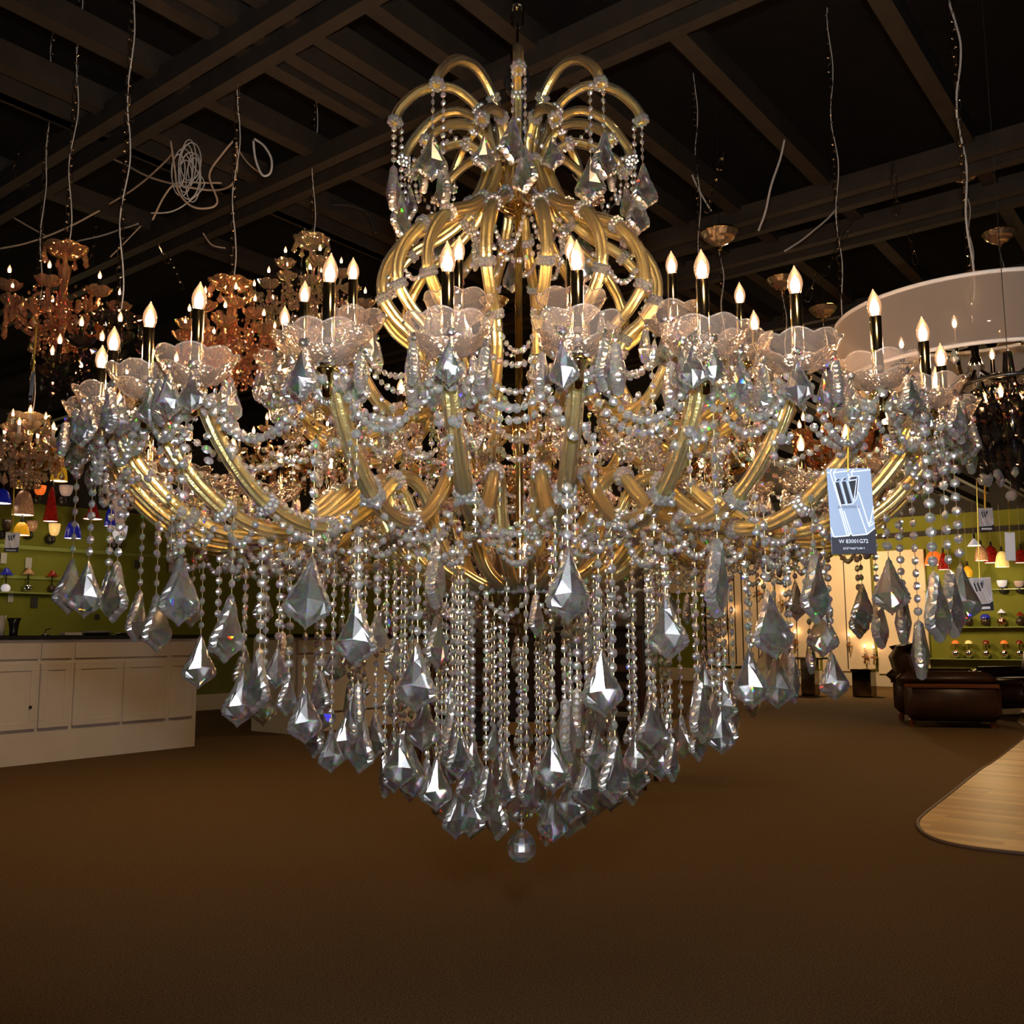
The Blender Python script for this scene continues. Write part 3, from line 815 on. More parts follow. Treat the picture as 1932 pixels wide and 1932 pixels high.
def pendant_lamp(px, yt, yb, wpx, col, shape, label, wall=1, off=.35, cord_to=2.68):
    f = on1 if wall == 1 else on2
    top, bot = f(px, yt, off), f(px, yb, off)
    k = (bot - CAM).y / FPX
    h, r = top.z - bot.z, wpx * k / 2
    t = thing('pendant_lamp', label, 'lamp', bot, 0, 'coloured glass pendant lamps')
    m = MB(); m.smooth = True; m.lathe([(a * r, z * h) for a, z in shape], 20); obj('lamp_shade', m, SH[col], t)
    g = MB(); g.lathe([(.001, .012), (shape[-1][0] * r * .96, .006)], 20); obj('glow_disc', g, M_GLOW, t)  # glowing disc put in for the lit inside of the open shade
    c = MB(); c.lathe([(.001, h), (.022, h), (.018, h + .07), (.006, h + .09)], 10); obj('socket_cap', c, M_BLACK, t)
    zc = cord_to - bot.z
    if zc > h + .1:
        c = MB(); c.tube([(0, 0, h + .08), (0, 0, zc)], .003, 6); obj('cord', c, M_CORD, t)
    return t
def wall_sconce(px, yt, yb, wpx, col, label, wall=1, ball=True):
    f = on1 if wall == 1 else on2
    n = N1 if wall == 1 else N2
    top, bot = f(px, yt, .16), f(px, yb, .16); k = (bot - CAM).y / FPX
    h, r = top.z - bot.z, wpx * k / 2
    t = thing('wall_lamp', label, 'lamp', bot, 0, 'up-facing glass wall lamps')
    m = MB(); m.smooth = True; m.lathe([(.25 * r, 0), (.62 * r, .08 * h), (.85 * r, .35 * h), (.97 * r, .7 * h), (r, h), (.94 * r, h), (.5 * r, .2 * h)], 20); obj('lamp_shade', m, SH[col], t)
    m = MB(); m.smooth = True; m.ball((0, 0, 0), r * .95, 14, 8); T = Matrix.Translation(-n * .10 + Vector((0, 0, -r * .55)))
    m.v = [tuple(T @ Vector(v)) for v in m.v]; obj('back_plate', m, M_BLACK, t)
    m = MB(); m.tube([(0, 0, .01), (0, 0, -.05), tuple(-n * .1 + Vector((0, 0, -.06)))], .01, 6); obj('arm', m, M_BLACK, t)
    return t
PL = [
 (2, 922, 950, 36, 'blue', BELL, 'blue glass pendant lamp cut by the left edge of the photo'),
 (43, 925, 972, 39, 'brown', BELL, 'speckled brown bell pendant lamp, largest at far left'),
 (95, 918, 984, 27, 'red', TALL, 'tall dark red cone pendant lamp above a yellow up-lamp'),
 (111, 868, 908, 31, 'yellow', BELL, 'bright yellow pendant lamp highest at the left'),
 (40, 985, 1010, 30, 'yellow', BELL, 'small yellow pendant lamp below the speckled brown one'),
 (137, 984, 1016, 31, 'blue', BELL, 'round cobalt blue pendant lamp behind a bead string'),
 (175, 946, 980, 35, 'red', CONE, 'wide red pendant lamp beside the bead strings'),
 (207, 958, 993, 20, 'blue', BELL, 'narrow blue pendant lamp right of the wide red one'),
 (35, 905, 921, 14, 'yellow', BELL, 'tiny yellow pendant lamp half hidden by amber crystals')]
for a in PL: pendant_lamp(*a)
m0 = [(75, 916, 934, 22, 'orange', 'mottled orange up-facing wall lamp beside the dark red cone'),
 (124, 916, 936, 25, 'pink', 'round frosted pink wall lamp under the bright yellow pendant'),
 (60, 983, 1003, 20, 'brown', 'brown speckled wall lamp right of the small yellow pendant'),
 (12, 980, 1003, 19, 'dark', 'dark smoked wall lamp near the left edge'),
 (102, 988, 1011, 21, 'ivory', 'ivory swirl wall lamp under the dark red cone'),
 (225, 992, 1020, 28, 'white', 'whitish wall lamp behind the pendants below the ivory cylinder'),
 (335, 1005, 1022, 16, 'ivory', 'small ivory wall lamp below the gold arms')]
for a in m0: wall_sconce(*a)
def long_lamp():
    top, bot = on1(222, 925, .3), on1(222, 985, .3); k = bot.y / FPX
    t = thing('pendant_lamp', 'pale cylinder pendant lamp next to the lowest gold arms', 'lamp', bot, 0)
    m = MB(); m.smooth = True; m.lathe([(13 * k * a, (top.z - bot.z) * z) for a, z in CYLN], 20); obj('lamp_shade', m, SH['pink'], t)
    m = MB(); m.tube([(0, 0, top.z - bot.z), (0, 0, 2.68 - bot.z)], .004, 6); obj('cord', m, M_WIRE, t)
long_lamp()
M_SHELF = pbr('green_glass_shelf', (.20, .24, .06), .25, 0, (.24, .28, .08), 4)
def shelf(pa, pb, label, wall, depth=.16, th=.02):
    f, n = (on1, N1) if wall == 1 else (on2, N2)
    a, b_ = f(*pa), f(*pb); z = (a.z + b_.z) / 2
    d = (b_ - a); d.z = 0
    m = MB(); m.box(d.length / 2, -depth / 2, 0, d.length, depth, th, bev=.003)
    o = obj('wall_shelf', m, M_SHELF); o.matrix_world = frame(Vector((a.x, a.y, z)), math.atan2(d.y, d.x)); tag(o, label, 'shelf'); return o
shelf((-60, 1033), (340, 1047), 'green wall shelf below the row of yellow and ivory lamps, left', 1, .05, .05)
shelf((-60, 1087), (180, 1094), 'narrow green wall shelf at the level of the cone lamps, left', 1, .05, .04)
shelf((-60, 1118), (180, 1122), 'lowest green wall shelf under the desk lamps, left', 1, .14, .02)
shelf((1748, 1113), (1990, 1113), 'top glass shelf with pale blue lamp on the far right wall', 2)
shelf((1748, 1183), (1990, 1184), 'middle glass shelf with white cone lamp on the far right wall', 2)
shelf((1748, 1243), (1990, 1245), 'bottom glass shelf with small dome lamps on the far right wall', 2)

def table_lamp(px, ysh, yfoot, wpx, col, label, wall=2, shape=FLAT, globe=SH['dark'], off=.09, ft=9, bent=False):
    f = on1 if wall == 1 else on2
    foot, top = f(px, yfoot, off), f(px, ysh, off); k = foot.y / FPX
    t = thing('shelf_lamp', label, 'lamp', foot, 0)
    r = wpx * k / 2; h = top.z - foot.z; rb = ft * k * .75
    m = MB(); m.smooth = True; m.ball((0, 0, rb), rb, 14, 8); obj('base', m, globe, t)
    m = MB(); m.tube(smooth_path([(0, 0, rb), (.0, 0, h * .6), (0, 0, h - r * .7)], 4), .008, 6); obj('stem', m, M_BLACK, t)
    m = MB(); m.smooth = True; T = Matrix.Translation((0, 0, h - r * .95)); m.lathe([(a * r, z * r * .95) for a, z in shape], 18, T); obj('lamp_shade', m, SH[col], t)
    return t
table_lamp(10, 1071, 1118, 28, 'blue', 'shelf lamp with blue cone shade at far left', 1, CONE, SH['white'], .09, 11)
table_lamp(52, 1071, 1118, 26, 'brown', 'shelf lamp with brown cone shade second from left', 1, CONE, M_CHROME, .09, 11)
table_lamp(97, 1076, 1118, 24, 'red', 'shelf lamp with red cone shade left of the crystal pendants', 1, CONE, SH['dark'], .09, 10)
for px, col, lb in ((1804, 'orange', 'small orange dome lamp first on the bottom right shelf'), (1829, 'ivory', 'small ivory dome lamp second on the bottom right shelf'),
                    (1862, 'red', 'small red dome lamp third on the bottom right shelf'), (1896, 'orange', 'small orange dome lamp fourth on the bottom right shelf'), (1925, 'red', 'small red dome lamp last on the bottom right shelf')):
    table_lamp(px, 1208, 1241, 13, col, lb, 2, BELL, M_CHROME, .1, 10)
table_lamp(1891, 1149, 1181, 15, 'white', 'white cone lamp over copper ball on the middle right shelf', 2, FLAT, pbr('copper_ball', (.8, .45, .3), .2, 1), .1, 11)
table_lamp(1860, 1158, 1181, 18, 'blue', 'dark blue lamp on black ball on the middle right shelf', 2, BELL, SH['dark'], .1, 11)
table_lamp(1926, 1154, 1181, 15, 'red', 'red lamp at the right end of the middle right shelf', 2, FLAT, SH['dark'], .1, 11)
table_lamp(1828, 1160, 1181, 15, 'dark', 'dark lamp at the left of the middle right shelf', 2, FLAT, SH['dark'], .1, 11)
wall_sconce(1891, 1095, 1108, 18, 'white', 'pale blue up-facing lamp over the top right shelf', 2)
wall_sconce(1923, 1096, 1108, 17, 'pink', 'pinkish up-facing lamp at the right end of the top right shelf', 2)
OFFS = [.3, 1.0, .9, .35, .8, .4, 1.5, .3]
for a in ((1763, 1040, 1066, 34, 'orange', BELL, 'orange pendant lamp left end of the right hand row'), (1781, 1042, 1075, 24, 'red', TALL, 'red speckled pendant lamp behind the crystal pendants, right'),
          (1852, 1028, 1058, 24, 'brown', BELL, 'dark brown pendant lamp in the right hand row'), (1871, 1030, 1062, 27, 'red', BELL, 'bright red pendant lamp in the right hand row'),
          (1891, 1040, 1070, 25, 'ivory', BELL, 'yellow speckled pendant lamp in the right hand row'), (1927, 1036, 1062, 24, 'red', BELL, 'red pendant lamp at the right edge'),
          (1838, 1016, 1030, 24, 'white', FLAT, 'white dome pendant lamp above the brown one, right'), (1826, 1068, 1088, 18, 'yellow', ROUND, 'round yellow pendant lamp below the white dome, right')):
    pendant_lamp(*a, wall=2, off=OFFS.pop(0), cord_to=3.3)

# ------------------------------------------------------------------ cream display boards with candle sconces (far wall)
def board(x0, x1, y0, y1, label, slots):
    a, b_ = on2(x0, y1, .06), on2(x1, y1, .06); zt = on2(x0, y0, .06).z; zb_ = a.z
    d = b_ - a; d.z = 0
    t = thing('display_board', label, 'board', Vector((a.x, a.y, zb_)), math.atan2(d.y, d.x), 'cream display boards on the far wall')
    m = MB(); m.box(d.length / 2, .03, (zt - zb_) / 2, d.length, .06, zt - zb_, bev=.01); obj('panel', m, M_PANEL, t)
    m = MB()
    for i in range(1, slots): m.box(d.length * i / slots, -.003, (zt - zb_) / 2, .018, .008, zt - zb_ - .1)
    if slots > 1: obj('slots', m, M_BLACK, t)
board(1335, 1462, 1036, 1256, 'cream slatted board with dark slots nearest the centre', 9)
board(1468, 1546, 1050, 1262, 'narrow cream board left of the mirrored tables', 2)
board(1552, 1652, 1050, 1266, 'cream board above the mirrored tables', 2)
board(1658, 1756, 1040, 1272, 'cream board beside the brown armchair', 1)
board(1246, 1330, 1060, 1120, 'small cream board behind the crystal strings', 1)
def mini_sconce(px, py, label):
    p = on2(px, py, .16); k = p.y / FPX
    t = thing('candle_sconce', label, 'wall light', p, 0, 'candle sconces on the display boards')
    m = MB(); m.tube(smooth_path([tuple(-N2 * .09 + Vector((0, 0, -.30))), (0, 0, -.36), (0, 0, -.16)], 5), .012, 6); obj('arm', m, M_GOLDP, t)
    m = MB(); m.lathe([(.001, -.16), (.05, -.155), (.055, -.145), (.014, -.14), (.014, -.03), (.001, -.03)], 12); obj('candle_sleeve', m, M_CREAM, t)
    obj('bulb', ME_BULB_S, parent=t, loc=(0, 0, -.04), rot=(0, 0, 0)).scale = (2, 2, 2)
    m = MB()
    for q in range(5): m.bead((.05 * math.cos(q * 1.26), .05 * math.sin(q * 1.26), -.22), .022, q)
    obj('crystal_drop', m, M_AMBER, t, kind='stuff')
ME_BULB_S = bulb_mesh('small_bulb', [M_BULB_S, M_FIL_S])
M_AMBER = crystal('amber_glass', (1.0, .60, .34), (1.55, 1.56, 1.57), .45, .25, .16, .12)
M_CHAMP = crystal('champagne_glass', (1.0, .80, .55), (1.55, 1.56, 1.57), .45, .22, .18, .12)
M_SMOKE = crystal('smoked_glass', (.20, .17, .14), (1.55, 1.56, 1.57), .35, .12, .05, .10)
M_CLEARB = crystal('clear_cut_glass', (.98, .97, .95), (1.55, 1.56, 1.57), .42, .22, .14, .12)
for px, py, lb in ((1500, 1191, 'candle sconce on the narrow cream board'), (1601, 1196, 'candle sconce at the middle of the cream board over the tables'), (1631, 1218, 'left one of the paired candle sconces over the tables'),
                   (1648, 1219, 'right one of the paired candle sconces over the tables'), (1715, 1222, 'candle sconce on the board beside the armchair'), (1433, 1100, 'candle sconce high on the slatted board'),
                   (1379, 1150, 'candle sconce in the middle of the slatted board'), (1362, 1208, 'candle sconce low on the slatted board'), (1476, 1118, 'candle sconce high beside the slatted board')):
    mini_sconce(px, py, lb)

# ------------------------------------------------------------------ furniture
M_LEATHER = pbr('brown_leather', (.036, .015, .008), .42, 0, (.052, .021, .011), 9, .25)
M_REDWOOD = pbr('red_wood', (.16, .045, .015), .3)
def armchair(loc, rz, label, s=1.0):
    t = thing('leather_armchair', label, 'armchair', loc, rz); t.scale = (s, s, s)
    def soft(name, boxes, mat=M_LEATHER, bev=.07):
        m = MB(); m.smooth = True
        for (x, y, z, a, b_, c) in boxes: m.box(x, y, z, a, b_, c, bev=min(bev, a * .4, b_ * .4, c * .4))
        return obj(name, m, mat, t)
    soft('seat', [(0.05, 0, .30, .80, .62, .24), (.08, 0, .44, .72, .60, .10)])
    bk = MB(); bk.smooth = True
    T = Matrix.Translation((-.36, 0, .62)) @ Matrix.Rotation(R(-14), 4, 'Y')
    bk.box(0, 0, 0, .26, .78, .56, T, bev=.11); bk.box(.08, 0, .08, .22, .56, .40, T, bev=.09); obj('backrest', bk, M_LEATHER, t)
    for sgn in (-1, 1):
        m = MB(); m.smooth = True
        m.box(.02, sgn * .42, .29, .98, .22, .44, bev=.08)
        m.box(-.04, sgn * .42, .53, 1.0, .25, .16, bev=.075); obj('armrest', m, M_LEATHER, t)
        m = MB(); m.box(.0, sgn * .54, .455, .96, .02, .045, bev=.006); obj('wood_trim', m, M_REDWOOD, t)
    for a_, b_ in ((-.4, -.4), (-.4, .4), (.42, -.4), (.42, .4)):
        m = MB(); m.lathe([(.001, 0), (.03, 0), (.035, .08), (.001, .09)], 10, Matrix.Translation((a_, b_, 0))); obj('foot', m, M_REDWOOD, t)
armchair(at_z(1782, 1366, 0), R(-14), 'brown leather armchair with its side to us beside the cream board', 1.02)
armchair(at_z(1945, 1352, 0), R(200), 'brown leather armchair cut by the right edge', 1.0)
M_MIRROR = pbr('smoked_mirror', (.30, .26, .22), .06, 1.0, (.12, .10, .085), 5)
def mirror_table(px, py, w, h, label, topw):
    p = at_z(px, py, 0); k = p.y / FPX
    t = thing('mirrored_table', label, 'table', p, ANG1)
    m = MB(); m.box(0, 0, h * k / 2, w * k, w * k, h * k, bev=.01); obj('pedestal', m, M_MIRROR, t)
    m = MB(); m.box(0, 0, h * k + .02, topw * k, topw * k, .04, bev=.008); obj('table_top', m, M_MIRROR, t)
mirror_table(1632, 1314, 34, 46, 'mirrored cube table left of the armchair', 38)
mirror_table(1530, 1312, 26, 66, 'mirrored pedestal table behind the crystal pendants', 52)
def ladder_chair(px, py, rz, label):
    p = at_z(px, py, 0); t = thing('ladder_back_chair', label, 'chair', p, rz)
    M_ = M_DWOOD
    for x, y in ((-.2, -.2), (.2, -.2)):
        m = MB(); m.tube([(x, y, 0), (x * .95, y * .95, .46)], [.017, .021], 8); obj('leg', m, M_, t)
    for x in (-.2, .2):
        m = MB(); m.tube([(x * 1.05, .24, 0), (x, .2, .46), (x * .98, .25, 1.02)], [.017, .022, .016], 8); obj('leg', m, M_, t)
    m = MB(); m.box(0, 0, .465, .46, .44, .04, bev=.012); obj('seat', m, M_BLACK, t)
    for z in (.58, .70, .82, .94):
        m = MB(); m.box(0, .215 + (z - .46) * .09, z, .39, .016, .055, bev=.006); obj('slat', m, M_, t)
    for z, y in ((.16, -.19), (.22, .22)):
        m = MB(); m.tube([(-.2, y, z), (.2, y, z)], .010, 6); obj('stretcher', m, M_, t)
M_DWOOD = pbr('dark_brown_wood', (.035, .016, .008), .35, 0, (.050, .022, .011), 14)
ladder_chair(1175, 1478, R(160), 'dark wooden ladder back chair behind the crystal strings at right of centre')
ladder_chair(850, 1462, R(200), 'dark wooden ladder back chair behind the crystal strings at left of centre')
p = at_z(1010, 1400, 0)
t = thing('dark_display_desk', 'black desk standing behind the centre of the chandelier', 'desk', p, R(3))
m = MB(); m.box(0, .4, 1.12, 2.2, .8, .05, bev=.01); obj('table_top', m, M_BLACK, t)
m = MB(); m.box(-.62, .42, .55, .7, .7, 1.09, bev=.012); obj('pedestal', m, M_BLACK, t)
m = MB(); m.box(.72, .42, .55, .6, .7, 1.09, bev=.012); obj('pedestal', m, M_BLACK, t)
m = MB(); m.box(.12, .72, .62, .8, .03, .9); obj('back_panel', m, M_DWOOD, t)
p = at_z(1010, 1362, 0); m = MB(); m.box(0, .05, 1.05, 2.7, .1, 2.1, bev=.02)
o = obj('black_screen', m, M_BLACK, loc=p, rot=(0, 0, R(-5))); tag(o, 'tall black screen behind the black desk', 'screen')
# orange vase and black planter seen through the crystals on the second counter
def on_c2(px, s=.35):
    q = on_plane(px, 1200, K2, N1, -s); return Vector((q.x, q.y, HC + .04))
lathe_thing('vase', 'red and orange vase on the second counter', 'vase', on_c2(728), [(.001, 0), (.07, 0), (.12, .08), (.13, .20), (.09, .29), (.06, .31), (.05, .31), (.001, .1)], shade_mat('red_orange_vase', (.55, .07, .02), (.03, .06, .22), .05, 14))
lathe_thing('vase', 'white tapered vase on the second counter', 'vase', on_c2(644), [(.001, 0), (.035, 0), (.03, .12), (.02, .22), (.014, .22), (.001, .02)], M_CERAM)

# ------------------------------------------------------------------ the other chandeliers
M_CHAIN = pbr('dark_chrome_chain', (.62, .56, .48), .16, 1.0)
M_CABLE = pbr('beige_cable', (.45, .33, .22), .5)
M_CABLEW = pbr('grey_clear_cable', (.50, .47, .42), .35)
def chain_mb(z0, z1, ln=.042, w=.0095, wr=.0019, T=None):
    m = MB(); n = max(1, int((z1 - z0) / (ln * .80)))
    for i in range(n):
        zc = z0 + (i + .5) * (z1 - z0) / n
        pts = []
        for k in range(10):
            a = 2 * PI * k / 10
            q = Vector((w * math.cos(a), 0, (ln / 2 - w) * (1 if math.sin(a) > 0 else -1) * (abs(math.sin(a)) > .05) + w * math.sin(a)))
            if i % 2: q = Vector((0, q.x, q.z))
            pts.append(q + Vector((0, 0, zc)))
        m.tube(pts + [pts[0]], wr, 4, caps=False)
    if T is not None: m.v = [tuple(T @ Vector(v)) for v in m.v]
    return m
def cable_mb(z0, z1, amp=.009, r=.0035):
    n = max(8, int((z1 - z0) / .09))
    return smooth_path([(amp * math.sin(i * 1.3) + .006, amp * math.cos(i * .9), z0 + (z1 - z0) * i / n) for i in range(n + 1)], 3)

def small_chandelier(name, label, px, py, depth, rad, hgt, n, glassm, metal, bulbs_up=.055, tier2=0, sleeve=M_SLEEVE, top_dish=True, drops=40, seedv=1, bulb_k=.8, skirt=True, strands=18):
    rnd = random.Random(seedv)
    c = at_y(px, py, depth)
    t = thing(name, label, 'chandelier', (c.x, c.y, c.z - hgt * .5))
    H = hgt
    m = MB(); m.smooth = True
    m.lathe([(.002, 0), (.012, .02), (.025, .07 * H + .02), (.034, .16 * H), (.014, .24 * H), (.012, .30 * H), (.026, .36 * H), (.034, .43 * H), (.032, .50 * H), (.014, .58 * H), (.016, .70 * H), (.026, .82 * H), (.010, .86 * H), (.008, H)], 14, None, 7, .12, 0)
    obj('stem', m, glassm, t)
    if top_dish:
        m = MB(); m.smooth = True; m.lathe([(.01, .90 * H), (.05, .92 * H), (.075, .96 * H), (.082, .985 * H)], 28, None, 7, .06, .006); obj('top_dish', m, glassm, t)
    def tier(nn, rr, zb, zc, off):
        path = smooth_path([(0, -.03, zb), (0, -rr * .3, zb - .04), (0, -rr * .62, zb - .055), (0, -rr * .9, zb + .0), (0, -rr, zc - .075)], 5)
        am = MB(); am.tube(path, .0075, 8, .15)
        bm_ = MB(); bm_.smooth = True; bm_.lathe([(.008, -.072), (.03, -.064), (.042, -.052), (.048, -.044)], 28, Matrix.Translation((0, -rr, zc)), 7, .06, .007)
        sm_ = MB(); sm_.smooth = True; sm_.lathe([(.007, -.07), (.007, 0), (.004, .001)], 12, Matrix.Translation((0, -rr, zc)))
        A, B, C_ = am.mesh('arm', metal), bm_.mesh('bobeche', glassm), sm_.mesh('candle_sleeve', sleeve)
        for k in range(nn):
            a = obj('arm', A, parent=t, rot=(0, 0, off + 2 * PI * k / nn)); obj('bobeche', B, parent=a); obj('candle_sleeve', C_, parent=a)
            o = obj('bulb', ME_BULB_S, parent=a, loc=(0, -rr, zc)); o.scale = (bulb_k,) * 3
    tier(n, rad, .40 * H, .40 * H + bulbs_up + .06, .2)
    if tier2: tier(tier2, rad * .55, .62 * H, .62 * H + bulbs_up + .06, .5)
    D = MB(); D.rim = 0
    def pd(x, y, z, h): D.pendant(h, .55, Matrix.Translation((x, y, z)) @ Matrix.Rotation(rnd.uniform(0, PI), 4, 'Z'), .25)
    for k in range(drops):
        a = rnd.uniform(0, 2 * PI); r_ = rad * rnd.choice([.95, 1.05, 1.1, .7, .45]); z = .40 * H + rnd.uniform(-.06, .07)
        pd(r_ * math.cos(a), r_ * math.sin(a), z, rnd.uniform(.035, .06))
    for k in range(8):
        a = k * PI / 4; pd(.08 * math.cos(a), .08 * math.sin(a), .96 * H, .05)
    obj('crystal_drop', D, glassm, t, kind='stuff')
    B = MB()
    for k in range(strands):
        a = 2 * PI * k / strands
        a2 = a + 2 * PI / strands
        for i in range(9):
            q = i / 8; aa = a + (a2 - a) * q; sg = 4 * q * (1 - q)
            B.bead((rad * .95 * math.cos(aa), rad * .95 * math.sin(aa), .40 * H + .04 - .06 * sg), .0075, aa)
            B.bead((rad * .5 * math.cos(aa), rad * .5 * math.sin(aa), .62 * H - .08 * sg), .0075, aa)
        if skirt:
            for i in range(6): B.bead((rad * .42 * math.cos(a), rad * .42 * math.sin(a), .30 * H - i * .018), .008, a + i)
            # beads along the stem
        for i in range(3): B.bead((rad * rnd.uniform(.1, .9) * math.cos(a), rad * rnd.uniform(.1, .9) * math.sin(a), H * rnd.uniform(.25, .5)), .009, a)
    obj('bead_garland', B, glassm, t, kind='stuff')
    m = chain_mb(H, CEIL - (c.z - H * .5)); obj('chain', m, M_CHAIN, t)
    m = MB(); m.tube(cable_mb(H, CEIL - (c.z - H * .5)), .0024, 6); obj('cable', m, M_CABLEW, t)
    return t
small_chandelier('amber_chandelier', 'amber crystal chandelier hanging at upper left edge, its stem in clear view', 118, 580, 3.6, .205, .50, 7, M_AMBER, M_AMBER, .07, 0, M_BLACK, True, 70, 3, .75)
small_chandelier('smoked_chandelier', 'black smoked crystal chandelier below the amber one at left', 215, 715, 3.0, .19, .42, 8, M_SMOKE, M_SMOKE, .05, 4, M_SLEEVE, True, 70, 4, .8)
small_chandelier('golden_chandelier', 'small golden chandelier low at the left edge above the coloured lamps', 52, 850, 3.9, .13, .30, 6, M_CHAMP, M_GOLDP, .05, 3, M_CREAM, True, 60, 5, .8)
small_chandelier('amber_chandelier', 'amber chandelier behind the left candles, left of the champagne one', 432, 640, 3.5, .17, .46, 7, M_AMBER, M_AMBER, .05, 4, M_SLEEVE, True, 80, 6, .7)
small_chandelier('champagne_chandelier', 'champagne crystal chandelier with tall centre behind the left candles', 585, 570, 4.2, .25, .62, 8, M_CHAMP, M_CHAMP, .06, 5, M_BLACK, True, 90, 7, .75)
small_chandelier('champagne_chandelier', 'champagne chandelier glimpsed low behind the centre of the largest one', 975, 900, 4.6, .36, .50, 10, M_CHAMP, M_GOLDP, .06, 6, M_CREAM, True, 120, 8, .9)
small_chandelier('champagne_chandelier', 'champagne chandelier glimpsed behind the left arms of the largest one', 560, 860, 5.0, .30, .50, 8, M_CHAMP, M_GOLDP, .06, 4, M_CREAM, True, 90, 9, .9)
small_chandelier('amber_chandelier', 'amber chandelier behind the hanging price tag at right', 1600, 830, 3.9, .20, .46, 8, M_AMBER, M_GOLDP, .06, 4, M_GOLDP, True, 90, 10, .9)
small_chandelier('bronze_chandelier', 'bronze chandelier behind the right arms of the largest one', 1330, 850, 4.4, .26, .46, 8, M_CHAMP, M_GOLDP, .06, 4, M_CREAM, True, 90, 11, .9)

# smoked chandelier with a dark ring and hanging drops, right edge
c = at_y(1905, 726, 2.42)
t = thing('smoked_ring_chandelier', 'smoked crystal chandelier under a thin black ring at the right edge', 'chandelier', (c.x, c.y, c.z - .32 * .88)); t.scale = (.88,) * 3
m = MB(); m.smooth = True; pts = [(.135 * math.cos(2 * PI * k / 40), .135 * math.sin(2 * PI * k / 40), .32) for k in range(41)]; m.tube(pts, .006, 6, caps=False); obj('ring', m, M_BLACK, t)
m = MB(); m.smooth = True; m.lathe([(.002, 0), (.02, .03), (.045, .08), (.02, .14), (.03, .22), (.05, .27), (.02, .33), (.012, .42)], 14); obj('stem', m, M_SMOKE, t)
D = MB(); D.rim = 0
for k in range(26):
    a = 2 * PI * k / 26
    for r_, z in ((.13, .28), (.12, .20), (.10, .12)): D.pendant(.075, .42, Matrix.Translation((r_ * math.cos(a), r_ * math.sin(a), z)) @ Matrix.Rotation(a + PI / 2, 4, 'Z'), .3)
    for i in range(5): D.bead((.10 * math.cos(a), .10 * math.sin(a), .30 - .03 * i), .011, a + i)
obj('crystal_drop', D, M_SMOKE, t, kind='stuff')
D = MB(); D.rim = 0
for k in range(12):
    a = 2 * PI * k / 12; D.pendant(.060, .34, Matrix.Translation((.09 * math.cos(a), .09 * math.sin(a), .085)) @ Matrix.Rotation(a + PI / 2, 4, 'Z'), .4)
obj('crystal_drop', D, M_CLEARB, t, kind='stuff', label='clear drops along the lowest rim')
for k in range(5):
    a = 2 * PI * k / 5 + 2.6
    m = MB(); m.lathe([(.007, .20), (.007, .27), (.001, .271)], 10, Matrix.Translation((.07 * math.cos(a), .07 * math.sin(a), 0))); s_ = obj('candle_sleeve', m, M_GOLDP, t)
    obj('bulb', ME_BULB_S, parent=s_, loc=(.07 * math.cos(a), .07 * math.sin(a), .271))
m = MB(); m.tube([(0, 0, .42), (0, 0, (CEIL - c.z + .32 * .88) / .88)], .0012, 5); obj('hanger', m, M_BLACK, t)
ball_ = at_y(1908, 935, 2.42); m = MB(); m.ball((0, 0, 0), .016, 10, 6)
m.tube([(0, 0, .014), (0, 0, .09)], .001, 4)
o = obj('crystal_ball', m, M_CLEARB, t, loc=(ball_ - Vector((c.x, c.y, c.z - .32 * .88))) / .88)

# drum shade chandelier
M_SHEER, nt, out = new_mat('sheer_organza')
tr = nd(nt, 'ShaderNodeBsdfTransparent'); tr.inputs['Color'].default_value = (.95, .93, .90, 1)
di = nd(nt, 'ShaderNodeBsdfDiffuse'); di.inputs['Color'].default_value = (.78, .76, .74, 1)
tl = nd(nt, 'ShaderNodeBsdfTranslucent'); tl.inputs['Color'].default_value = (.85, .78, .70, 1)
a_ = nd(nt, 'ShaderNodeMixShader'); a_.inputs[0].default_value = .55; f_ = nd(nt, 'ShaderNodeMixShader')
lw = nd(nt, 'ShaderNodeLayerWeight'); lw.inputs['Blend'].default_value = .35
mr = nd(nt, 'ShaderNodeMapRange'); mr.inputs['To Min'].default_value = .36; mr.inputs['To Max'].default_value = .80
nt.links.new(lw.outputs['Facing'], mr.inputs['Value']); nt.links.new(mr.outputs[0], f_.inputs[0])
nt.links.new(di.outputs[0], a_.inputs[1]); nt.links.new(tl.outputs[0], a_.inputs[2]); nt.links.new(tr.outputs[0], f_.inputs[1]); nt.links.new(a_.outputs[0], f_.inputs[2]); nt.links.new(f_.outputs[0], out.inputs[0])
DD = 3.2
ctr = at_y(1838, 640, DD); RR = 262 / FPX * DD * .97
zt_ = at_y(1838, 506, DD - RR).z; zb_ = at_y(1838, 638, DD - RR).z
t = thing('drum_shade_chandelier', 'large white sheer drum shade chandelier at upper right', 'chandelier', (ctr.x, ctr.y, zb_))
hh = zt_ - zb_
m = MB(); m.smooth = True; m.lathe([(RR, 0), (RR, hh)], 72); obj('lamp_shade', m, M_SHEER, t)
for z in (0, hh):
    m = MB(); m.smooth = True; m.tube([(RR * math.cos(2 * PI * k / 72), RR * math.sin(2 * PI * k / 72), z) for k in range(73)], .007, 8, caps=False); obj('shade_rim', m, pbr('white_band_%d' % int(z * 1000), (.75, .73, .70), .6), t)
m = MB(); m.smooth = True; m.lathe([(.002, -.10), (.02, -.07), (.012, -.02), (.03, .04), (.012, .08), (.012, hh - .05), (.02, hh), (.006, hh + .03)], 14); obj('stem', m, M_CHROME, t)
SA = MB(); SA.tube(smooth_path([(0, -.02, .02), (0, -.10, -.035), (0, -.20, -.02), (0, -.24, .05)], 6), .008, 10, .1)
SAM = SA.mesh('arm', M_CHROME)
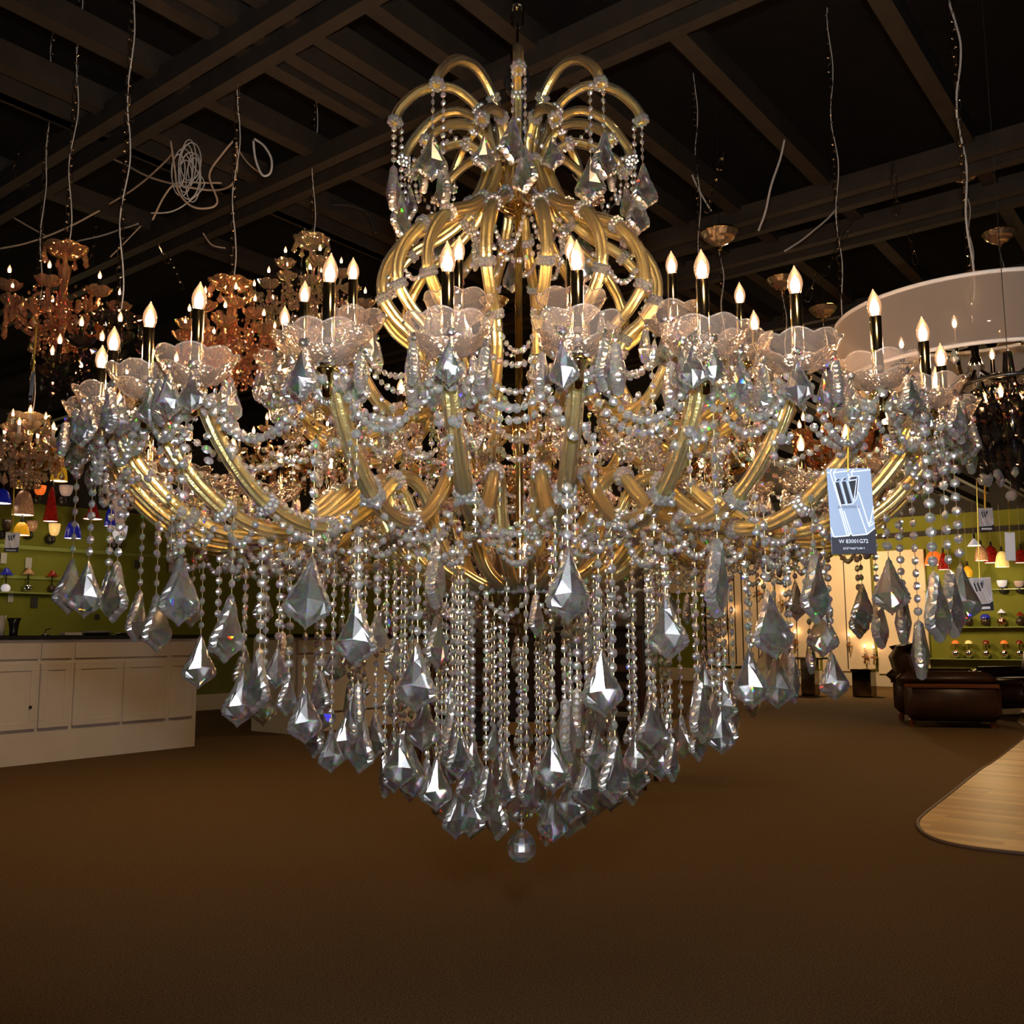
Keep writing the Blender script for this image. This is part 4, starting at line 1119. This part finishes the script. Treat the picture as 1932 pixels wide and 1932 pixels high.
SL = MB(); SL.smooth = True; SL.lathe([(.007, .05), (.04, .055), (.044, .062), (.008, .066), (.008, .12), (.001, .121)], 20, Matrix.Translation((0, -.24, 0))); SLM = SL.mesh('candle_sleeve', M_CHROME)
for k in range(6):
    a = obj('arm', SAM, parent=t, rot=(0, 0, .35 + 2 * PI * k / 6)); obj('candle_sleeve', SLM, parent=a); o = obj('bulb', ME_BULB_S, parent=a, loc=(0, -.24, .122))
    cl_ = MB(); cl_.rim = 0; cl_.pendant(.06, .55, Matrix.Translation((0, -.27, .05)), .25); obj('crystal_drop', cl_, M_CLEARB, a)
for k in range(3):
    a = 2 * PI * k / 3; m = MB(); m.tube([(0, 0, hh - .01), (RR * math.cos(a), RR * math.sin(a), hh - .005)], .003, 6); obj('spoke', m, M_CHROME, t)
obj('chain', chain_mb(hh + .02, CEIL - zb_), M_CHAIN, t); m = MB(); m.tube(cable_mb(hh + .02, CEIL - zb_, .012), .0038, 6); obj('cable', m, M_CABLEW, t)

# canopies hanging on chains
M_CANOPY = crystal('canopy_crystal', (1, .84, .66), (1.55, 1.56, 1.57), .62, .12, .14, .20)
def canopy(px, py, depth, wpx, below, label):
    p = at_y(px, py, depth); k = depth / FPX; r = wpx * k / 2
    t = thing('crystal_canopy', label, 'ceiling canopy', (p.x, p.y, p.z), 0)
    m = MB(); m.lathe([(.010, -r * .75), (r * .18, -r * .70), (r * .30, -r * .60), (r * .48, -r * .54), (r * .62, -r * .40), (r * .76, -r * .30), (r * .86, -r * .14), (r * .95, 0)], 28, None, 14, .05); obj('bowl', m, M_CANOPY, t)
    m = MB(); m.smooth = True; m.lathe([(r * .93, -.004), (r, 0), (r * .97, .008), (r * .4, .012), (.001, .014)], 28); obj('rim', m, M_GOLDP, t)
    m = MB(); m.lathe([(.004, -r * .75), (.014, -r * .78), (.010, -r * .92), (.003, -r * 1.0)], 10); obj('finial', m, M_GOLDP, t)
    m = chain_mb(-r - below, -r * .95, .036, .008, .0016); obj('chain', m, M_CHAIN, t)
    m = MB(); m.tube(cable_mb(-r - below, -r * .9, .012), .003, 6); obj('cable', m, M_CABLEW, t)
    m = MB(); m.tube([(0, 0, .012), (0, 0, CEIL - p.z)], .002, 6); obj('hanger', m, M_BLACK, t)
    b_ = MB(); b_.smooth = True; z0 = -r - below
    b_.lathe([(.001, z0 - .20), (.02, z0 - .17), (.05, z0 - .10), (.03, z0 - .05), (.045, z0 - .02), (.01, z0)], 14, None, 7, .1, 0); obj('crystal_body', b_, M_CHAMP, t)
canopy(1357, 440, 4.6, 75, .55, 'gold rimmed crystal canopy above the candles right of centre')
canopy(1820, 320, 4.4, 74, .42, 'gold rimmed crystal canopy highest at upper right')
canopy(1885, 440, 5.0, 64, .45, 'gold rimmed crystal canopy near the right edge above the drum shade')
canopy(1476, 527, 5.4, 62, .60, 'gold rimmed crystal canopy behind the tallest right candle')
canopy(1553, 582, 5.8, 56, .55, 'gold rimmed crystal canopy just left of the drum shade')
canopy(932, 566, 5.0, 60, .55, 'gold rimmed crystal canopy behind the centre of the largest chandelier')

# loose chains
def loose_chain(pa, pb, depth, label, **kw):
    a, b_ = at_y(*pa, depth), at_y(*pb, depth); d = b_ - a
    q = Vector((0, 0, 1)).rotation_difference(d.normalized()).to_matrix().to_4x4()
    m = chain_mb(0, d.length, **kw); o = obj('loose_chain', m, M_CHAIN); o.matrix_world = Matrix.Translation(a) @ q; tag(o, label, 'chain'); return o
loose_chain((1333, 400), (1368, 280), 3.4, 'bright chain slanting up beside the upper right of the crown', ln=.05, w=.010)
loose_chain((1694, 405), (1683, 305), 3.6, 'short loose chain hanging in front of the dark ceiling at right', ln=.06, w=.012)
loose_chain((1728, 500), (1716, 432), 3.8, 'short loose chain just above the drum shade', ln=.05, w=.011)
loose_chain((1555, 520), (1607, 420), 4.0, 'thin slanting chain left of the drum shade', ln=.05)
loose_chain((1522, 570), (1540, 515), 3.6, 'dangling chain end between two canopies', ln=.06, w=.012)
loose_chain((25, 335), (38, 268), 4.2, 'dark chain at the top left corner', ln=.06)
loose_chain((172, 500), (182, 410), 4.6, 'dark chain between the two left chandeliers', ln=.06)
loose_chain((318, 495), (298, 460), 3.4, 'chain loop hanging from the rail at left', ln=.05, w=.011)
loose_chain((345, 545), (322, 490), 4.6, 'thin dark chain below the chain loop at left', ln=.05)

# cables festooned under the ceiling
def cable(pts, label, mat=M_CABLE, r=.0045):
    w_ = [at_y(x, y, d) for x, y, d in pts]; m = MB(); m.smooth = True; m.tube(smooth_path(w_, 7), r, 6)
    tag(obj('cable', m, mat), label, 'cable')
cable([(180, 285, 4.2), (235, 310, 4.1), (280, 333, 4.0), (340, 350, 3.9), (400, 359, 3.9), (435, 350, 3.8), (447, 320, 3.7), (446, 268, 3.6)], 'beige cable swinging from the rail across to the hanging bundle')
cable([(322, 266, 3.8), (330, 320, 3.8), (336, 360, 3.8), (360, 388, 3.8), (390, 393, 3.8), (410, 380, 3.8), (395, 330, 3.8), (420, 290, 3.8), (440, 266, 3.8)], 'beige cable hanging in a deep loop from the cable bundle')
cable([(206, 385, 4.4), (250, 358, 4.3), (285, 330, 4.2), (318, 298, 4.1), (325, 285, 4.0)], 'beige cable rising steeply to the cable bundle')
cable([(288, 415, 4.0), (310, 370, 4.0), (335, 345, 4.0), (380, 345, 4.0), (418, 345, 4.0)], 'thin beige cable coming out under the bundle')
cable([(285, 402, 3.9), (320, 400, 3.9), (350, 385, 3.9), (385, 350, 3.9), (370, 320, 3.9), (350, 290, 3.9)], 'thin grey cable curled round the bundle', M_CABLEW, .003)
cable([(145, 455, 4.6), (190, 445, 4.5), (230, 432, 4.4), (260, 422, 4.3)], 'light cable running from the rail to the amber chandelier', M_CABLEW, .004)
cable([(0, 469, 4.4), (45, 460, 4.4), (90, 445, 4.4), (140, 423, 4.4), (188, 397, 4.4)], 'beige cable crossing behind the amber chandelier')
cable([(5, 398, 4.8), (45, 422, 4.8), (88, 446, 4.8)], 'thin beige cable sloping down to the amber chandelier from the left')
cable([(208, 485, 4.8), (235, 458, 4.8), (266, 426, 4.8)], 'beige cable end below the rail at left')
cable([(478, 266, 3.5), (482, 300, 3.5), (495, 330, 3.5), (510, 326, 3.5), (512, 300, 3.5), (498, 275, 3.5), (480, 262, 3.5)], 'grey cable hanging in an open loop left of the crown', M_CABLEW)
cable([(450, 283, 3.9), (470, 310, 3.9), (500, 333, 3.9)], 'thin beige cable beside the open loop', M_CABLE, .003)
cable([(383, 440, 4.6), (400, 462, 4.6), (425, 468, 4.6)], 'short beige cable below the right end of the rail, left')
cable([(1480, 264, 3.6), (1472, 300, 3.6), (1455, 350, 3.6), (1444, 400, 3.6), (1431, 435, 3.6)], 'pale cable hanging straight down right of the crown', M_CABLEW)
cable([(1581, 390, 4.6), (1562, 412, 4.6), (1535, 435, 4.6), (1510, 455, 4.6), (1480, 474, 4.6)], 'pale cable sloping from beam to beam right of the crown', M_CABLEW, .005)
cable([(1297, 302, 4.4), (1310, 340, 4.4), (1325, 370, 4.4), (1342, 398, 4.4)], 'thin pale cable beside the bright slanting chain', M_CABLEW)
cable([(1080, 328, 2.3), (1105, 365, 2.3), (1128, 410, 2.3), (1140, 440, 2.4), (1150, 395, 2.6), (1180, 372, 2.8)], 'thin white cable falling beside the gold neck', M_CABLEW, .0022)
cable([(590, 440, 4.8), (600, 400, 4.8), (640, 386, 4.8), (690, 400, 4.8), (708, 440, 4.8)], 'dark arched conduit behind the upper left candles', M_BEAM, .008)
# looped coil of the bundle
m = MB(); c0 = at_y(352, 305, 3.9)
for k in range(9):
    pts = [(c0.x + .03 * math.sin(k) + .035 * math.cos(a) * (1 + .3 * math.sin(k * 2)), c0.y + .02 * math.cos(k * 3), c0.z - .01 * k + .09 * math.sin(a) * (1 + .25 * math.cos(k * 1.7))) for a in [2 * PI * i / 24 for i in range(25)]]
    m.tube(pts, .0026, 5, caps=False)
tag(obj('cable_coil', m, M_CABLEW), 'tangled coil of pale cable hanging from the ceiling at upper left', 'cable')

# hanger of the main chandelier
b = chain_mb(L(1.27), CEIL - (CAMZ - ZB), .06, .013, .003); obj('hanging_chain', b, M_CHAIN, CH)

# ------------------------------------------------------------------ price tags
M_TAG = pbr('tag_grey_card', (.25, .31, .42), .5)
M_TAGW = pbr('tag_white_line', (.62, .66, .72), .5)
M_TAGD = pbr('tag_dark_band', (.022, .022, .030), .5)
M_STRING = pbr('gold_string', (.75, .52, .06), .4, .3)
def text_mesh(txt, size, mat):
    cu = bpy.data.curves.new('lettering', 'FONT'); cu.body = txt; cu.size = size; cu.align_x = 'CENTER'; cu.align_y = 'CENTER'; cu.resolution_u = 2
    o = bpy.data.objects.new('tmp', cu); COL.objects.link(o)
    dg = bpy.context.evaluated_depsgraph_get(); me = bpy.data.meshes.new_from_object(o.evaluated_get(dg))
    bpy.data.objects.remove(o); me.materials.clear(); me.materials.append(mat); return me
def price_tag(px, py, depth, w, h, yaw, roll, label, string_to, full=True, mats=None, blank=False):
    """px,py = centre of the card; card drawn in a unit frame 84 wide x 160 high"""
    c = at_y(px, py, depth)
    mc, ml, mdk = mats or (M_TAG, M_TAGW, M_TAGD)
    t = thing('price_tag', label, 'price tag', c, 0)
    t.rotation_euler = (0, R(roll), R(yaw))
    sx_, sz_ = w / 84, h / 160
    def P(u, v, y): return ((u - 42) * sx_, y, (80 - v) * sz_)
    m = MB(); m.add([P(0, 0, 0), P(84, 0, 0), P(84, 160, 0), P(0, 160, 0), P(0, 0, .0008), P(84, 0, .0008), P(84, 160, .0008), P(0, 160, .0008)], [(0, 1, 2, 3), (7, 6, 5, 4), (0, 4, 5, 1), (1, 5, 6, 2), (2, 6, 7, 3), (3, 7, 4, 0)])
    obj('card', m, mc if not blank else ml, t)
    if not blank:
        m = MB()
        def poly(pts, y=-.0006): m.add([P(u, v, y) for u, v in pts], [tuple(range(len(pts)))])
        poly([(0, 128), (3, 128), (34, 126), (37, 122), (40, 126), (68, 124), (84, 113), (84, 160), (0, 160)])
        obj('dark_band', m, mdk, t)
        m = MB()
        def line(a, b_, wd=2.2, y=-.0009):
            a, b_ = Vector((a[0], a[1])), Vector((b_[0], b_[1])); d = (b_ - a).normalized(); n_ = Vector((-d.y, d.x)) * wd / 2
            m.add([P(*(a + n_), y), P(*(b_ + n_), y), P(*(b_ - n_), y), P(*(a - n_), y)], [(0, 1, 2, 3)])
        for a, b_ in (((0, 8), (6, 7)), ((6, 7), (10, 1)), ((6, 7), (34, 125)), ((12, 8), (38, 5)), ((12, 8), (18, 1)), ((12, 8), (16, 24)), ((46, 7), (82, 3)), ((46, 7), (52, 1)), ((46, 7), (49, 20)), ((37, 6), (44, 1)), ((40, 10), (42, 22)),
                      ((27, 80), (38, 122)), ((53, 70), (68, 124)), ((57, 45), (73, 110)), ((73, 110), (84, 72)), ((70, 104), (80, 100)), ((73, 110), (84, 102)), ((5, 128), (34, 126)), ((34, 126), (37, 121)), ((37, 121), (40, 126)), ((40, 126), (68, 124)), ((68, 124), (84, 112)), ((0, 110), (5, 128)), ((19, 76), (30, 126))):
            line(a, b_)
        obj('line_art', m, ml, t)
        m = MB()
        for q in ([(14, 27), (21, 26), (30, 67), (23, 68)], [(27, 25.5), (34, 24.5), (43, 65.5), (35.5, 67)], [(40, 24), (54, 22.5), (48, 56), (46.5, 58)], [(56, 22), (58.5, 17), (53, 50), (50.5, 53)],
                  [(15, 24), (19, 20.5), (24, 20), (20.5, 23.5)], [(28, 22.5), (32, 19), (37, 18.5), (33.5, 22)], [(41, 21), (46, 16.5), (57, 15.5), (54, 20)]):
            m.add([P(u, v, -.0012) for u, v in q], [tuple(range(4))])
        obj('emblem', m, mdk, t)
        m = MB()
        for a, b_ in (((13, 26), (22, 69)), ((22, 69), (44, 67)), ((44, 67), (53, 57)), ((53, 57), (60, 15)), ((40, 24), (55, 21.5)), ((55, 21.5), (47, 60)), ((24.5, 25), (33, 67)), ((37.5, 24), (46.5, 64)), ((13, 26), (17, 19)), ((26, 24), (30, 18)), ((39, 22), (44, 15.5)), ((44, 15.5), (60, 14.5))):
            line(a, b_, 1.4, -.0014)
        obj('emblem_outline', m, ml, t)
        if full:
            for txt, u, v, s_, mt in (('WORLDWIDE', 36, 73, 6.6, mdk), ('W 83001G72', 41, 137, 10.0, ml), ('D72"*H60"*L48+1', 41, 150, 5.4, ml)):
                me = text_mesh(txt, s_ * sx_, mt); o = obj('lettering', me, parent=t, loc=P(u, v, -.0016), rot=(R(90), 0, 0))
        else:
            m = MB(); m.add([P(10, 140, -.0012), P(70, 140, -.0012), P(70, 152, -.0012), P(10, 152, -.0012)], [(0, 1, 2, 3)]); obj('printed_strip', m, ml, t)
    if string_to:
        s_ = at_y(string_to[0], string_to[1], string_to[2])
        loc = t.matrix_basis.inverted() @ s_ if False else None
        Mi = (Matrix.Translation(c) @ t.rotation_euler.to_matrix().to_4x4()).inverted()
        m = MB(); m.tube([P(40, 6, -.001), tuple(Mi @ s_)], .0012 if depth < 3 else .003, 5); obj('string', m, M_STRING, t)
    return t
price_tag(1606.5, 964, 1.31, .0645, .120, 6, -1.2, 'blue grey price tag with large emblem hanging from the largest chandelier', (1600, 745, 1.36))
M_TAG2 = (pbr('tag_grey_dim', (.38, .37, .38), .5), M_TAGW, M_TAGD)
price_tag(1851.5, 1121, 2.6, .058, .091, -4, -2, 'grey price tag with emblem on a yellow string, lower one at right', (1842, 893, 2.6), False, M_TAG2)
price_tag(1860.5, 980, 3.2, .052, .078, 4, -1, 'grey price tag with emblem on a yellow string, upper one at right', (1857, 780, 3.2), False, M_TAG2)
price_tag(1906, 1031, 2.9, .031, .087, 0, 2, 'blank white price tag under the smoked ring chandelier', (1902, 935, 2.75), False, M_TAG2, True)
price_tag(60, 729, 3.3, .030, .110, -40, 6, 'tilted grey price tag on a yellow string at the left edge', (70, 600, 3.5), False, M_TAG2)
price_tag(23, 1023, 4.2, .060, .088, 8, 2, 'white price tag with emblem in front of the coloured lamps at left', (27, 900, 4.0), False, (pbr('tag_white', (.70, .68, .64), .5), pbr('tag_grey_line', (.4, .4, .4), .5), M_TAGD))
for px, py, w_, h_, lb in ((54, 1062, 12, 20, 'small grey tag on the left wall above the brown cone lamp'), (65, 1137, 13, 19, 'small dark tag on the left wall below the shelf lamps'), (20, 1126, 10, 21, 'white tag hanging under the leftmost shelf lamp'),
                           (183, 1164, 9, 10, 'tiny dark tag on the left wall behind the pendants'), (7, 1053, 11, 20, 'small grey tag at the far left of the wall'), (325, 1070, 14, 20, 'grey tag on the left wall below the gold arms'), (258, 1065, 10, 16, 'small dark tag on the left wall between pendants')):
    p = on1(px, py, .02); k = p.y / FPX; m = MB(); m.box(0, 0, 0, w_ * k, .004, h_ * k, bev=.001)
    o = obj('wall_tag', m, M_TAG2[0] if 'dark' not in lb else M_TAGD, loc=p, rot=(0, 0, ANG1)); tag(o, lb, 'price tag')

# ------------------------------------------------------------------ lights
def light(name, typ, loc, energy, col, rot=None, **kw):
    l = bpy.data.lights.new(name, typ); l.energy = energy; l.color = col
    for k, v in kw.items(): setattr(l, k, v)
    o = bpy.data.objects.new(name, l); COL.objects.link(o); o.location = loc
    if rot: o.rotation_euler = rot
    return o
WARM = (1.0, .66, .34)
light('camera_flash', 'SPOT', (0.02, -.02, CAMZ + .16), 125, (.88, .93, 1.0), (R(90) + PITCH, 0, 0), spot_size=R(88), spot_blend=.5, shadow_soft_size=.035)
DOWN = dict(spot_size=R(130), spot_blend=.8, shadow_soft_size=.25)
light('room_fill', 'SPOT', (2.2, 5.5, CAMZ + 2.1), 85, WARM, **DOWN)  # unseen fill spots, added below the ceiling to brighten carpet and walls
light('room_fill', 'SPOT', (-2.2, 6.2, CAMZ + 2.1), 150, WARM, **DOWN)  # added fill, set strong for the white counter front
light('room_fill', 'SPOT', (5.0, 8.0, CAMZ + 2.1), 140, WARM, **DOWN)
light('room_fill', 'SPOT', (1.0, 11.0, CAMZ + 2.1), 180, WARM, **DOWN)
light('room_fill', 'SPOT', (0.5, 0.5, CAMZ + 2.1), 24, WARM, **DOWN)
p = on2(1560, 1100, 2.2); light('board_fill', 'POINT', (p.x, p.y, 2.7), 215, WARM, shadow_soft_size=.2)  # added wash without a fixture, brightens the cream boards
p = on2(1850, 1150, 1.6); light('shelf_fill', 'POINT', (p.x, p.y, 1.9), 45, (1, .75, .4), shadow_soft_size=.2)  # added fill without a fixture, lifts the olive wall round the shelves
p = on1(120, 1100, 1.2); light('left_wall_fill', 'POINT', (p.x, p.y, 1.9), 14, (1, .75, .4), shadow_soft_size=.2)  # added fill without a fixture, lifts the left olive wall
wd = bpy.data.worlds.new('World'); S.world = wd; wd.use_nodes = True
wd.node_tree.nodes['Background'].inputs[0].default_value = (.10, .075, .05, 1); wd.node_tree.nodes['Background'].inputs[1].default_value = .30

# ------------------------------------------------------------------ camera
cd = bpy.data.cameras.new('camera'); cam = bpy.data.objects.new('camera', cd); COL.objects.link(cam)
cam.location = (0, 0, CAMZ)
cam.rotation_euler = (Matrix.Rotation(PI / 2 + PITCH, 3, 'X') @ Matrix.Rotation(ROLL, 3, 'Z')).to_euler()
cd.sensor_width = 36; cd.sensor_fit = 'HORIZONTAL'; cd.lens = 36 * FPX / 1932; cd.clip_start = .05; cd.clip_end = 100
S.camera = cam
S.view_settings.view_transform = 'Standard'; S.view_settings.look = 'None'; S.view_settings.exposure = 0.42
cy = S.cycles
cy.max_bounces = 11; cy.transmission_bounces = 9; cy.glossy_bounces = 5; cy.diffuse_bounces = 2; cy.transparent_max_bounces = 24
cy.caustics_reflective = False; cy.caustics_refractive = True; cy.sample_clamp_indirect = 6.0; cy.blur_glossy = 0.2
cy.use_adaptive_sampling = True; cy.adaptive_threshold = 0.05; cy.adaptive_min_samples = 16; cy.use_light_tree = False
cy.use_denoising = True
